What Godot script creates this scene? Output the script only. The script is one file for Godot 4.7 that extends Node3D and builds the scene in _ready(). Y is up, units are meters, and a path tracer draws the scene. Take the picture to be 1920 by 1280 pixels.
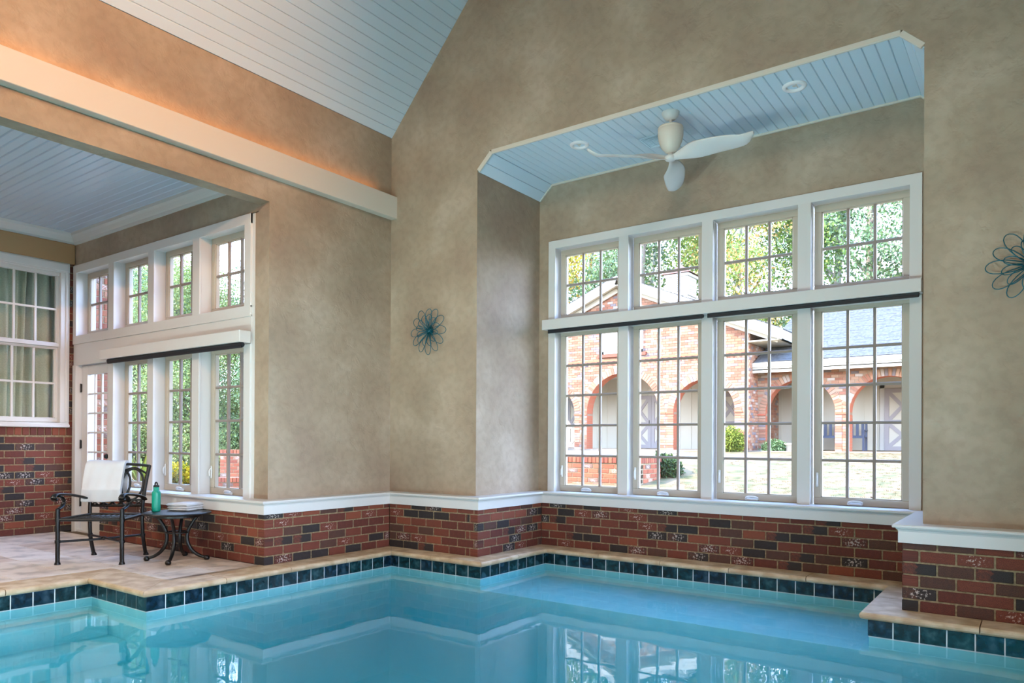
extends Node3D

var M := {}
var rng := RandomNumberGenerator.new()
var used := {}
var cache := {}
const BR := 0.2035      # brick length
const PITCH := 0.2145
const ROWH := 0.084
const WATER := -0.145


func _ready() -> void:
	rng.seed = 7
	# ---------------------------------------------------------------- camera
	var cam := Camera3D.new()
	cam.name = "camera"
	var yaw := 0.626475772
	var pitch := 0.00353261524
	var roll := 0.00510801655
	cam.projection = Camera3D.PROJECTION_FRUSTUM
	cam.near = 0.05
	cam.far = 300.0
	cam.size = 0.05 * 1280.0 / 1362.333
	cam.frustum_offset = Vector2(0.0, 0.05 * 182.685 / 1362.333)
	cam.transform = Transform3D(Basis(Vector3.UP, yaw) * Basis(Vector3.RIGHT, pitch) * Basis(Vector3.BACK, roll), Vector3(0, 1.14, 0))
	add_child(cam)
	cam.current = true
	# ---------------------------------------------------------------- sky, sun, exposure
	var we := WorldEnvironment.new()
	we.name = "world_environment"
	var env := Environment.new()
	env.background_mode = Environment.BG_SKY
	var sky := Sky.new()
	var sm := ProceduralSkyMaterial.new()
	sm.sky_top_color = Color(0.46, 0.62, 0.86)
	sm.sky_horizon_color = Color(0.86, 0.90, 0.95)
	sm.ground_horizon_color = Color(0.62, 0.62, 0.58)
	sm.ground_bottom_color = Color(0.35, 0.34, 0.30)
	sm.sky_curve = 0.25
	sm.sky_energy_multiplier = 3.7
	sm.sun_angle_max = 2.0
	sky.sky_material = sm
	env.sky = sky
	env.tonemap_mode = Environment.TONE_MAPPER_LINEAR
	env.tonemap_exposure = 1.1
	env.volumetric_fog_enabled = true
	env.volumetric_fog_density = 0.0
	env.sdfgi_enabled = true
	env.ssao_enabled = true
	env.ssil_enabled = true
	we.environment = env
	add_child(we)
	var sun := DirectionalLight3D.new()
	sun.name = "sun"
	sun.light_color = Color(1.0, 0.95, 0.86)
	sun.light_energy = 5.0
	sun.light_angular_distance = 0.5
	sun.shadow_enabled = true
	sun.look_at_from_position(Vector3(-5.2, 6.6, 5.0), Vector3.ZERO)
	add_child(sun)
	# ---------------------------------------------------------------- lamps; the ceiling panels are added out of view as fill light
	fill_panel("added_fill_panel", Vector3(-0.35, 5.35, 0.6), Vector3(-0.73, -0.68, -0.05), Vector2(1.6, 0.7), Color(1.0, 0.91, 0.81), 16.0, "added unseen fill lamp panel on the roof slope, nearest the gable end")
	fill_panel("added_fill_panel", Vector3(-0.35, 5.35, 3.2), Vector3(-0.73, -0.68, -0.05), Vector2(1.6, 0.7), Color(1.0, 0.91, 0.81), 16.0, "added unseen fill lamp panel on the roof slope, farther from the gable end")
	fill_panel("added_fill_panel", Vector3(-7.9, 3.66, 0.4), Vector3(0, -1, 0), Vector2(1.2, 0.6), Color(1.0, 0.93, 0.87), 14.0, "added unseen fill lamp panel in the low boarded ceiling of the bay")  # added fill for the bay, on the unseen part of its ceiling
	wall_washer(Vector3(0.45, 4.3, -0.9), Vector3(-5.8, 4.35, -2.7), Color(1.0, 0.70, 0.47), 36.0)
	strip_lamp(Vector3(-5.772, 3.832, 0.2), 11.4, Color(1.0, 0.68, 0.43), 0.6)
	pool_lamp(Vector3(-1.8, -0.75, 1.585), Vector3(-0.1, -0.22, -1), 31.0, "round underwater lamp in the near pool wall, under the viewer")
	pool_lamp(Vector3(-4.4, -0.75, 1.585), Vector3(0.1, -0.22, -1), 31.0, "round underwater lamp in the near pool wall, farther left")
	pool_lamp(Vector3(0.335, -0.75, -2.2), Vector3(-1, -0.22, -0.2), 31.0, "round underwater lamp in the right pool wall")

	materials()
	shell()
	pool()
	bays()
	furniture()
	outside()


# ====================================================================== naming
func numbered(n: String) -> String:
	if not used.has(n):
		used[n] = 0
		return n
	used[n] += 1
	return "%s_%03d" % [n, used[n]]


func tag(o: Node, label: String, category: String, group := "", kind := "") -> Node:
	if label:
		o.set_meta("label", label)
	if category:
		o.set_meta("category", category)
	if group:
		o.set_meta("group", group)
	if kind:
		o.set_meta("kind", kind)
	return o


func thing(n: String, label: String, category: String, at := Vector3.ZERO, turn := 0.0, group := "") -> Node3D:
	var o := Node3D.new()
	o.name = numbered(n)
	o.position = at
	o.rotation.y = turn
	add_child(o)
	tag(o, label, category, group)
	return o


func put(s: SurfaceTool, n: String, m: Material, parent: Node = self) -> MeshInstance3D:
	s.generate_normals()
	return inst(s.commit(), n, m, parent)


func inst(mesh: Mesh, n: String, m: Material, parent: Node = self) -> MeshInstance3D:
	var o := MeshInstance3D.new()
	o.mesh = mesh
	o.material_override = m
	o.name = numbered(n) if parent == self else n
	parent.add_child(o, true)
	return o


func struct(s: SurfaceTool, n: String, m: Material, label: String) -> MeshInstance3D:
	var o := put(s, n, m)
	tag(o, label, n.get_slice("_", 0), "", "structure")
	return o


# ====================================================================== mesh building
func sf() -> SurfaceTool:
	var s := SurfaceTool.new()
	s.begin(Mesh.PRIMITIVE_TRIANGLES)
	s.set_smooth_group(-1)
	return s


func tri(s: SurfaceTool, a: Vector3, b: Vector3, c: Vector3, out: Vector3, ua := Vector2.ZERO, ub := Vector2.ZERO, uc := Vector2.ZERO) -> void:
	# clockwise seen from the side that out points to
	if (b - a).cross(c - a).dot(out) > 0.0:
		var t := b
		b = c
		c = t
		var u := ub
		ub = uc
		uc = u
	s.set_uv(ua)
	s.add_vertex(a)
	s.set_uv(ub)
	s.add_vertex(b)
	s.set_uv(uc)
	s.add_vertex(c)


func quad(s: SurfaceTool, a: Vector3, b: Vector3, c: Vector3, d: Vector3, out: Vector3, ua := Vector2(0, 1), ub := Vector2(1, 1), uc := Vector2(1, 0), ud := Vector2(0, 0)) -> void:
	tri(s, a, b, c, out, ua, ub, uc)
	tri(s, a, c, d, out, ua, uc, ud)


func box(s: SurfaceTool, c: Vector3, size: Vector3, b := 0.0, B := Basis.IDENTITY) -> void:
	var h := size * 0.5
	b = minf(b, minf(h.x, minf(h.y, h.z)) * 0.9)
	var P := func(v: Vector3) -> Vector3: return c + B * v
	var U := func(v: Vector3) -> Vector2: return Vector2(v.x / h.x * 0.5 + 0.5, 0.5 - v.y / h.y * 0.5)
	for i in 3:
		var j := (i + 1) % 3
		var k := (i + 2) % 3
		for sg in [-1.0, 1.0]:
			var v := []
			for q in [[-1, -1], [1, -1], [1, 1], [-1, 1]]:
				var p := Vector3.ZERO
				p[i] = sg * h[i]
				p[j] = q[0] * (h[j] - b)
				p[k] = q[1] * (h[k] - b)
				v.append(p)
			var n := Vector3.ZERO
			n[i] = sg
			quad(s, P.call(v[0]), P.call(v[1]), P.call(v[2]), P.call(v[3]), B * n, U.call(v[0]), U.call(v[1]), U.call(v[2]), U.call(v[3]))
			if b > 0.0:
				for sj in [-1.0, 1.0]:
					var e := []
					for q in [[0, -1], [0, 1], [1, 1], [1, -1]]:
						var p := Vector3.ZERO
						p[i] = sg * (h[i] - (b if q[0] == 1 else 0.0))
						p[j] = sj * (h[j] - (b if q[0] == 0 else 0.0))
						p[k] = q[1] * (h[k] - b)
						e.append(p)
					var m := Vector3.ZERO
					m[i] = sg
					m[j] = sj
					quad(s, P.call(e[0]), P.call(e[1]), P.call(e[2]), P.call(e[3]), B * m, U.call(e[0]), U.call(e[1]), U.call(e[2]), U.call(e[3]))
	if b > 0.0:
		for sx in [-1.0, 1.0]:
			for sy in [-1.0, 1.0]:
				for sz in [-1.0, 1.0]:
					var g := Vector3(sx, sy, sz)
					var a := Vector3(h.x, h.y - b, h.z - b) * g
					var d := Vector3(h.x - b, h.y, h.z - b) * g
					var e := Vector3(h.x - b, h.y - b, h.z) * g
					tri(s, P.call(a), P.call(d), P.call(e), B * g, U.call(a), U.call(d), U.call(e))


func bx(s: SurfaceTool, x0: float, x1: float, y0: float, y1: float, z0: float, z1: float, b := 0.0) -> void:
	box(s, Vector3(x0 + x1, y0 + y1, z0 + z1) * 0.5, Vector3(absf(x1 - x0), absf(y1 - y0), absf(z1 - z0)), b)


func tube(s: SurfaceTool, pts: Array, r: Variant, n := 8, flat := 1.0, closed := false, ref := Vector3.UP) -> void:
	# r: one radius, or one per point; flat < 1 squashes the section along ref
	s.set_smooth_group(0)
	var rings := []
	var count := pts.size()
	var up := ref
	for i in count:
		var a: Vector3 = pts[(i - 1 + count) % count] if closed or i > 0 else pts[i]
		var b: Vector3 = pts[(i + 1) % count] if closed or i < count - 1 else pts[i]
		var t := (b - a).normalized()
		var side := t.cross(up)
		if side.length() < 0.05:
			side = t.cross(Vector3.RIGHT if absf(t.x) < 0.8 else Vector3.BACK)
		side = side.normalized()
		var u := side.cross(t).normalized()
		if flat == 1.0:
			up = u
		var rr: float = r[i] if r is Array else r
		var ring := []
		for k in n:
			var w := TAU * k / n
			ring.append(pts[i] + side * cos(w) * rr + u * sin(w) * rr * flat)
		rings.append(ring)
	var segs := count if closed else count - 1
	for i in segs:
		var A: Array = rings[i]
		var C: Array = rings[(i + 1) % count]
		var p0: Vector3 = pts[i]
		for k in n:
			var k2 := (k + 1) % n
			quad(s, A[k], A[k2], C[k2], C[k], (A[k] + A[k2]) * 0.5 - p0)
	s.set_smooth_group(-1)
	if not closed:
		for e in [0, count - 1]:
			var d: Vector3 = (pts[0] - pts[1]) if e == 0 else (pts[count - 1] - pts[count - 2])
			for k in n:
				tri(s, pts[e], rings[e][k], rings[e][(k + 1) % n], d)


func lathe(s: SurfaceTool, prof: Array, c := Vector3.ZERO, n := 20, smooth := true, B := Basis.IDENTITY) -> void:
	# prof: Vector2(radius, height) from bottom to top or top to bottom
	if smooth:
		s.set_smooth_group(1)
	for i in prof.size() - 1:
		var p: Vector2 = prof[i]
		var q: Vector2 = prof[i + 1]
		var nn := Vector2(q.y - p.y, p.x - q.x)
		if nn.length() < 1e-7:
			continue
		for k in n:
			var a := TAU * k / n
			var b := TAU * (k + 1) / n
			var da := Vector3(cos(a), 0, sin(a))
			var db := Vector3(cos(b), 0, sin(b))
			var dm := (da + db).normalized()
			var out := B * (dm * nn.x + Vector3.UP * nn.y)
			if prof[0].y > prof[-1].y:
				out = -out
			var v0 := c + B * (da * p.x + Vector3.UP * p.y)
			var v1 := c + B * (db * p.x + Vector3.UP * p.y)
			var v2 := c + B * (db * q.x + Vector3.UP * q.y)
			var v3 := c + B * (da * q.x + Vector3.UP * q.y)
			if p.x > 1e-6:
				tri(s, v0, v1, v2, out)
			if q.x > 1e-6:
				tri(s, v0, v2, v3, out)
	s.set_smooth_group(-1)


func prism(s: SurfaceTool, poly: PackedVector2Array, T: Transform3D, d: float) -> void:
	# the polygon (local x, y) extruded from local z = 0 to z = d
	if Geometry2D.is_polygon_clockwise(poly):
		poly = poly.duplicate()
		poly.reverse()
	var idx := Geometry2D.triangulate_polygon(poly)
	var sgn := signf(d)
	for e in [0.0, d]:
		var out := T.basis * Vector3(0, 0, sgn if e != 0.0 else -sgn)
		for i in range(0, idx.size(), 3):
			var v := []
			for k in 3:
				var p := poly[idx[i + k]]
				v.append(T * Vector3(p.x, p.y, e))
			tri(s, v[0], v[1], v[2], out)
	var n := poly.size()
	var ccw := not Geometry2D.is_polygon_clockwise(poly)
	for i in n:
		var p := poly[i]
		var q := poly[(i + 1) % n]
		var e := q - p
		var o2 := Vector2(e.y, -e.x) if ccw else Vector2(-e.y, e.x)
		quad(s, T * Vector3(p.x, p.y, 0), T * Vector3(q.x, q.y, 0), T * Vector3(q.x, q.y, d), T * Vector3(p.x, p.y, d), T.basis * Vector3(o2.x, o2.y, 0))


func sweep_seg(s: SurfaceTool, prof: Array, p0: Vector2, p1: Vector2, m0 := 0.0, m1 := 0.0) -> void:
	# prof: closed polygon of Vector2(out, y); out is to the right of the travel p0 -> p1 in the (x, z) plane
	var d := (p1 - p0).normalized()
	var r := Vector2(-d.y, d.x)
	var at := func(o: Vector2, e: int) -> Vector3:
		var p := (p0 if e == 0 else p1) + r * o.x + d * o.x * (m0 if e == 0 else m1)
		return Vector3(p.x, o.y, p.y)
	var n := prof.size()
	var cen := Vector2.ZERO
	var poly := PackedVector2Array(prof)
	var ccw := not Geometry2D.is_polygon_clockwise(poly)
	for i in n:
		var a: Vector2 = prof[i]
		var b: Vector2 = prof[(i + 1) % n]
		var e := b - a
		var o2 := Vector2(e.y, -e.x) if ccw else Vector2(-e.y, e.x)
		quad(s, at.call(a, 0), at.call(b, 0), at.call(b, 1), at.call(a, 1), Vector3(r.x * o2.x, o2.y, r.y * o2.x))
	var idx := Geometry2D.triangulate_polygon(poly)
	for e in 2:
		var out := Vector3(d.x, 0, d.y) * (1.0 if e == 1 else -1.0)
		for i in range(0, idx.size(), 3):
			tri(s, at.call(poly[idx[i]], e), at.call(poly[idx[i + 1]], e), at.call(poly[idx[i + 2]], e), out)


func mitres(path: Array) -> Array:
	# for each segment [m0, m1]: how far the ends slide along the travel per unit of out
	var res := []
	for i in path.size() - 1:
		res.append([0.0, 0.0])
	for i in range(1, path.size() - 1):
		var d0: Vector2 = (path[i] - path[i - 1]).normalized()
		var d1: Vector2 = (path[i + 1] - path[i]).normalized()
		var r0 := Vector2(-d0.y, d0.x)
		var t := tan(atan2(d1.dot(r0), d1.dot(d0)) * 0.5)
		res[i - 1][1] = -t
		res[i][0] = t
	return res


func loft(s: SurfaceTool, rows: Array, caps := true, grp := 5) -> void:
	# rings of equal size joined in order; the winding of the whole is found from its volume
	var vote := 0.0
	var n: int = rows[0].size()
	var cen := []
	for r in rows:
		var c := Vector3.ZERO
		for v in r:
			c += v / n
		cen.append(c)
	for i in rows.size() - 1:
		for k in n:
			var a: Vector3 = rows[i][k]
			var b: Vector3 = rows[i + 1][k]
			var d: Vector3 = rows[i][(k + 1) % n]
			vote += (b - a).cross(d - a).dot(a - cen[i])
	var fl := vote > 0.0
	s.set_smooth_group(grp)
	for i in rows.size() - 1:
		for k in n:
			var k2 := (k + 1) % n
			var q := [rows[i][k], rows[i + 1][k], rows[i + 1][k2], rows[i][k2]]
			for o in ([[0, 2, 1], [0, 3, 2]] if fl else [[0, 1, 2], [0, 2, 3]]):
				for j in o:
					s.set_uv(Vector2.ZERO)
					s.add_vertex(q[j])
	s.set_smooth_group(-1)
	if caps:
		for e in [0, rows.size() - 1]:
			var d: Vector3 = cen[0] - cen[1] if e == 0 else cen[e] - cen[e - 1]
			for k in n:
				tri(s, cen[e], rows[e][k], rows[e][(k + 1) % n], d)


func vv(a: Array) -> PackedVector2Array:
	var p := PackedVector2Array()
	for i in range(0, a.size(), 2):
		p.append(Vector2(a[i], a[i + 1]))
	return p


func spline(pts: Array, per := 6) -> Array:
	var res := []
	for i in pts.size() - 1:
		var a: Vector3 = pts[maxi(i - 1, 0)]
		var b: Vector3 = pts[i]
		var c: Vector3 = pts[i + 1]
		var d: Vector3 = pts[mini(i + 2, pts.size() - 1)]
		for k in per:
			res.append(b.cubic_interpolate(c, a, d, float(k) / per))
	res.append(pts[-1])
	return res


# ====================================================================== lamps
func fill_panel(n: String, at: Vector3, dir: Vector3, size: Vector2, col: Color, energy: float, label: String) -> void:  # invented fixture outside the view, added to brighten the room
	var o := thing(n, label, "ceiling lamp", at)
	var z := -dir.normalized()
	var x := (Vector3.BACK if absf(z.z) < 0.9 else Vector3.RIGHT)
	x = (x - z * x.dot(z)).normalized()
	var B := Basis(x, z.cross(x), z)
	var s := sf()
	box(s, z * 0.03, Vector3(size.x + 0.06, size.y + 0.06, 0.06), 0.01, B)
	put(s, "housing", flat_mat(Color(0.9, 0.9, 0.9), 0.5), o)
	s = sf()
	box(s, -z * 0.004, Vector3(size.x, size.y, 0.006), 0.0, B)
	var e := flat_mat(Color(0.9, 0.9, 0.9), 0.5)
	e.emission_enabled = true
	e.emission = col
	e.emission_energy_multiplier = 1.5
	put(s, "diffuser", e, o)
	var l := AreaLight3D.new()
	l.name = "light"
	l.area_size = size
	l.light_color = col
	l.light_energy = energy
	l.area_range = 30.0
	l.shadow_enabled = true
	l.transform = Transform3D(B, -z * 0.02)
	o.add_child(l)


func wall_washer(at: Vector3, aim: Vector3, col: Color, energy: float) -> void:
	var o := thing("wall_washer_lamp", "small warm spotlight high on the right wall aimed at the plaster above the beam", "spotlight", at)
	var d := (aim - at).normalized()
	var s := sf()
	tube(s, [-d * 0.16, -d * 0.01], 0.06, 16)
	put(s, "housing", flat_mat(Color(0.85, 0.85, 0.85), 0.4), o)
	s = sf()
	tube(s, [-d * 0.009, -d * 0.003], 0.05, 16)
	var e := flat_mat(Color(1, 0.9, 0.75), 0.5)
	e.emission_enabled = true
	e.emission = col
	e.emission_energy_multiplier = 4.0
	put(s, "lens", e, o)
	var l := SpotLight3D.new()
	l.name = "light"
	l.light_color = col
	l.light_energy = energy
	l.spot_range = 30.0
	l.spot_attenuation = 2.0
	l.spot_angle = 22.0
	l.spot_angle_attenuation = 1.0
	l.light_size = 0.05
	l.shadow_enabled = true
	o.add_child(l)
	l.look_at_from_position(at + d * 0.02, aim)


func strip_lamp(at: Vector3, length: float, col: Color, energy: float) -> void:
	var o := thing("strip_lamp", "warm light strip lying along the top of the long cream beam", "strip light", at)
	var s := sf()
	bx(s, -0.012, 0.012, -0.006, 0.004, -length * 0.5, length * 0.5)
	put(s, "channel", flat_mat(Color(0.8, 0.8, 0.8), 0.5), o)
	s = sf()
	bx(s, -0.009, 0.009, 0.003, 0.006, -length * 0.5, length * 0.5)
	var e := flat_mat(Color(1, 0.9, 0.75), 0.5)
	e.emission_enabled = true
	e.emission = col
	e.emission_energy_multiplier = 2.0
	put(s, "diffuser", e, o)
	var l := AreaLight3D.new()
	l.name = "light"
	l.area_size = Vector2(0.02, length)
	l.light_color = col
	l.light_energy = energy
	l.area_range = 20.0
	l.shadow_enabled = true
	l.transform = Transform3D(Basis(Vector3.RIGHT, PI / 2), Vector3(0, 0.012, 0))
	o.add_child(l)


func pool_lamp(at: Vector3, dir: Vector3, energy: float, label: String) -> void:
	var o := thing("pool_lamp", label, "pool light", at)
	var d := dir.normalized()
	var B := Basis(Quaternion(Vector3.UP, d))
	var s := sf()
	lathe(s, [Vector2(0.085, 0.0), Vector2(0.125, 0.0), Vector2(0.12, 0.02), Vector2(0.09, 0.024), Vector2(0.085, 0.012)], Vector3.ZERO, 28, true, B)
	put(s, "rim", flat_mat(Color(0.7, 0.7, 0.7), 0.3, 0.8), o)
	s = sf()
	lathe(s, [Vector2(0.088, 0.004), Vector2(0.06, 0.014), Vector2(0.0, 0.018)], Vector3.ZERO, 28, true, B)
	var e := flat_mat(Color(0.9, 0.95, 0.95), 0.3)
	e.emission_enabled = true
	e.emission = Color(0.8, 0.95, 1.0)
	e.emission_energy_multiplier = 4.0
	put(s, "lens", e, o)
	var l := SpotLight3D.new()
	l.name = "light"
	l.light_color = Color(0.90, 0.98, 0.97)
	l.light_energy = energy
	l.spot_range = 20.0
	l.spot_attenuation = 2.0
	l.spot_angle = 58.0
	l.spot_angle_attenuation = 0.6
	l.light_size = 0.07
	l.shadow_enabled = true
	o.add_child(l)
	l.look_at_from_position(at + d * 0.04, at + d * 2.0)


# ====================================================================== materials
func flat_mat(c: Color, rough := 0.6, metal := 0.0) -> StandardMaterial3D:
	var m := StandardMaterial3D.new()
	m.albedo_color = c
	m.roughness = rough
	m.metallic = metal
	return m


func noise(freq: float, oct := 4, kind := FastNoiseLite.TYPE_SIMPLEX_SMOOTH, sd := 1, warp := 0.0) -> FastNoiseLite:
	var n := FastNoiseLite.new()
	n.noise_type = kind
	n.frequency = freq
	n.fractal_octaves = oct
	n.seed = sd
	if warp > 0.0:
		n.domain_warp_enabled = true
		n.domain_warp_amplitude = warp
		n.domain_warp_frequency = freq
	return n


func ntex(n: FastNoiseLite, size: int, stops: Array = [], normal := -1.0) -> NoiseTexture2D:
	var t := NoiseTexture2D.new()
	t.width = size
	t.height = size
	t.seamless = true
	t.noise = n
	if normal >= 0.0:
		t.as_normal_map = true
		t.bump_strength = normal
	if stops:
		var g := Gradient.new()
		var o := PackedFloat32Array()
		var c := PackedColorArray()
		for i in range(0, stops.size(), 2):
			o.append(stops[i])
			c.append(stops[i + 1])
		g.offsets = o
		g.colors = c
		t.color_ramp = g
	return t


func tri_mat(tex: Texture2D, scale: float, rough := 0.8, tint := Color.WHITE) -> StandardMaterial3D:
	var m := flat_mat(tint, rough)
	m.albedo_texture = tex
	m.uv1_triplanar = true
	m.uv1_world_triplanar = true
	m.uv1_scale = Vector3.ONE * scale
	return m


func grey(v: float) -> Color:
	return Color(v, v, v)


func brick_image(base: Color, dark: Color, smear: float, split: bool, sd: int) -> ImageTexture:
	var w := 176
	var h := 64
	var im := Image.create(w, h, false, Image.FORMAT_RGB8)
	var a := noise(0.03, 4, FastNoiseLite.TYPE_SIMPLEX_SMOOTH, sd)
	var b := noise(0.16, 3, FastNoiseLite.TYPE_SIMPLEX, sd + 50)
	var cw := noise(0.05, 3, FastNoiseLite.TYPE_SIMPLEX, sd + 90)
	for y in h:
		for x in w:
			var t := clampf(0.5 + a.get_noise_2d(x, y) * 0.9, 0, 1)
			var c := base.lerp(dark, t * 0.55)
			if split:
				c = c.lerp(dark, smoothstep(-6.0, 8.0, x - w * 0.42 + a.get_noise_2d(x * 1.5, y * 1.5 + 300) * 26.0))
			c = c * (0.92 + b.get_noise_2d(x, y) * 0.28)
			if smear > 0.0:
				var dx := (x - w * 0.5) / (w * 0.36)
				var dy := (y - h * 0.5) / (h * 0.75)
				var f := smear - (dx * dx + dy * dy) * 0.45 + cw.get_noise_2d(x * 0.8, y * 0.8) * 1.0 + b.get_noise_2d(x, y) * 0.45
				c = c.lerp(Color(0.80, 0.75, 0.72), smoothstep(0.38, 0.66, f) * 0.85)
			c.a = 1.0
			im.set_pixel(x, y, c)
	return ImageTexture.create_from_image(im)


func materials() -> void:
	# plaster: mottled tan with grey green clouds, trowel relief
	var plaster := tri_mat(ntex(noise(0.0042, 5, FastNoiseLite.TYPE_SIMPLEX_SMOOTH, 3, 50.0), 1024, [0.2, Color(0.60, 0.52, 0.44), 0.45, Color(0.63, 0.555, 0.47), 0.62, Color(0.65, 0.578, 0.495), 0.85, Color(0.685, 0.615, 0.535)]), 0.22, 0.62)
	plaster.detail_enabled = true
	plaster.detail_blend_mode = BaseMaterial3D.BLEND_MODE_MUL
	plaster.detail_uv_layer = BaseMaterial3D.DETAIL_UV_2
	plaster.detail_albedo = ntex(noise(0.02, 5, FastNoiseLite.TYPE_SIMPLEX, 8, 25.0), 512, [0.25, grey(0.955), 0.5, grey(0.985), 0.8, grey(1.0)])
	plaster.uv2_triplanar = true
	plaster.uv2_world_triplanar = true
	plaster.uv2_scale = Vector3.ONE * 0.83
	plaster.heightmap_enabled = true
	plaster.heightmap_texture = ntex(noise(0.018, 6, FastNoiseLite.TYPE_SIMPLEX, 21, 45.0), 1024, [0.0, grey(0.0), 0.42, grey(0.45), 0.55, grey(0.52), 1.0, grey(0.6)])
	plaster.heightmap_scale = 0.7
	M.plaster = plaster
	M.white = flat_mat(Color(0.81, 0.80, 0.785), 0.38)
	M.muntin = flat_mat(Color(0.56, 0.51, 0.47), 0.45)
	M.cream = flat_mat(Color(0.80, 0.765, 0.71), 0.45)
	M.sash = flat_mat(Color(0.71, 0.665, 0.595), 0.45)
	M.ceil = flat_mat(Color(0.79, 0.85, 0.89), 0.42)
	M.gloss = flat_mat(Color(0.74, 0.79, 0.85), 0.20)
	M.joint = flat_mat(Color(0.66, 0.73, 0.78), 0.7)
	M.dark_joint = flat_mat(Color(0.30, 0.36, 0.42), 0.7)
	M.tan = flat_mat(Color(0.66, 0.52, 0.36), 0.6)
	M.black = flat_mat(Color(0.012, 0.013, 0.017), 0.42)
	M.bronze = flat_mat(Color(0.045, 0.04, 0.04), 0.45, 0.3)
	M.shade = flat_mat(Color(0.09, 0.095, 0.12), 0.6)
	M.plastic = flat_mat(Color(0.86, 0.86, 0.85), 0.3)
	var gl := flat_mat(Color(0.9, 0.95, 0.93, 0.02), 0.0)
	gl.transparency = BaseMaterial3D.TRANSPARENCY_ALPHA
	M.glass = gl
	# bricks of the room
	M.bricks = []
	var red := Color(0.475, 0.235, 0.165)
	var red2 := Color(0.41, 0.19, 0.14)
	var orange := Color(0.55, 0.28, 0.18)
	var brown := Color(0.36, 0.22, 0.17)
	var char := Color(0.20, 0.165, 0.16)
	for d in [[red, red2, 0.0, false], [red2, Color(0.33, 0.15, 0.115), 0.0, false], [orange, red, 0.0, false], [brown, Color(0.28, 0.18, 0.15), 0.0, false], [char, Color(0.14, 0.115, 0.115), 0.0, false], [red, char, 0.0, true], [red2, char, 0.40, false], [char, Color(0.14, 0.12, 0.12), 0.36, false], [brown, char, 0.30, true], [red, red2, 0.16, false]]:
		var m := flat_mat(Color.WHITE, 0.78)
		m.albedo_texture = brick_image(d[0], d[1], d[2], d[3], 10 + M.bricks.size() * 7)
		M.bricks.append(m)
	M.mortar = tri_mat(ntex(noise(0.05, 4), 256, [0.2, Color(0.47, 0.40, 0.30), 0.8, Color(0.60, 0.53, 0.41)]), 2.0, 0.95)
	# travertine
	M.stone = []
	for c in [Color(0.83, 0.75, 0.68), Color(0.79, 0.70, 0.625), Color(0.87, 0.81, 0.75)]:
		var m := tri_mat(ntex(noise(0.007, 5, FastNoiseLite.TYPE_SIMPLEX_SMOOTH, 31 + M.stone.size(), 30.0), 512, [0.2, c.darkened(0.16), 0.5, c, 0.8, c.lightened(0.18)]), 0.9, 0.38)
		M.stone.append(m)
	M.coping = tri_mat(ntex(noise(0.012, 5, FastNoiseLite.TYPE_SIMPLEX_SMOOTH, 41, 20.0), 512, [0.2, Color(0.70, 0.58, 0.44), 0.5, Color(0.77, 0.665, 0.53), 0.8, Color(0.84, 0.75, 0.63)]), 0.8, 0.5)
	M.grout = flat_mat(Color(0.42, 0.36, 0.30), 0.9)
	# pool
	M.tile = []
	for c in [Color(0.03, 0.165, 0.20), Color(0.035, 0.185, 0.21), Color(0.035, 0.145, 0.215)]:
		var m := tri_mat(ntex(noise(0.02, 4, FastNoiseLite.TYPE_SIMPLEX_SMOOTH, 51 + M.tile.size(), 20.0), 256, [0.2, c.darkened(0.35), 0.5, c, 0.85, c.lightened(0.16)]), 2.2, 0.24)
		M.tile.append(m)
	M.tile_grout = flat_mat(Color(0.90, 0.93, 0.93), 0.8)
	M.basin = tri_mat(ntex(noise(0.02, 4, FastNoiseLite.TYPE_SIMPLEX_SMOOTH, 61), 256, [0.2, Color(0.52, 0.86, 0.90), 0.8, Color(0.56, 0.89, 0.92)]), 1.0, 0.8)
	var wa := flat_mat(Color(0.02, 0.55, 0.70, 0.06), 0.0)
	wa.transparency = BaseMaterial3D.TRANSPARENCY_ALPHA
	wa.metallic_specular = 0.39
	wa.normal_enabled = true
	wa.normal_texture = ntex(noise(0.008, 3, FastNoiseLite.TYPE_SIMPLEX_SMOOTH, 71, 20.0), 512, [], 6.0)
	wa.normal_scale = 0.02
	wa.uv1_triplanar = true
	wa.uv1_world_triplanar = true
	wa.uv1_scale = Vector3.ONE * 0.5
	M.water = wa
	# cloth, bottle, wire
	var tw := tri_mat(ntex(noise(0.25, 3, FastNoiseLite.TYPE_SIMPLEX, 81), 256, [0.2, Color(0.75, 0.75, 0.76), 0.7, Color(0.85, 0.85, 0.85)]), 6.0, 0.95)
	tw.heightmap_enabled = true
	tw.heightmap_texture = ntex(noise(0.22, 3, FastNoiseLite.TYPE_SIMPLEX, 82), 256)
	tw.heightmap_scale = 0.25
	tw.rim_enabled = true
	tw.rim = 0.4
	M.towel = tw
	M.bottle = flat_mat(Color(0.03, 0.56, 0.47), 0.35)
	M.wire = flat_mat(Color(0.06, 0.36, 0.42), 0.35, 0.3)
	var cu := tri_mat(ntex(noise(0.06, 3, FastNoiseLite.TYPE_SIMPLEX, 83), 256, [0.2, Color(0.68, 0.73, 0.64), 0.8, Color(0.76, 0.79, 0.71)]), 3.0, 0.9)
	M.curtain = cu
	# outside
	M.ext_mortar = flat_mat(Color(0.57, 0.46, 0.36), 0.95)
	var eb := flat_mat(Color.WHITE, 0.9)
	eb.vertex_color_use_as_albedo = true
	M.ext_brick = eb
	M.ext_orange = flat_mat(Color(0.66, 0.36, 0.24), 0.9)
	M.ext_bricks = []
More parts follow.
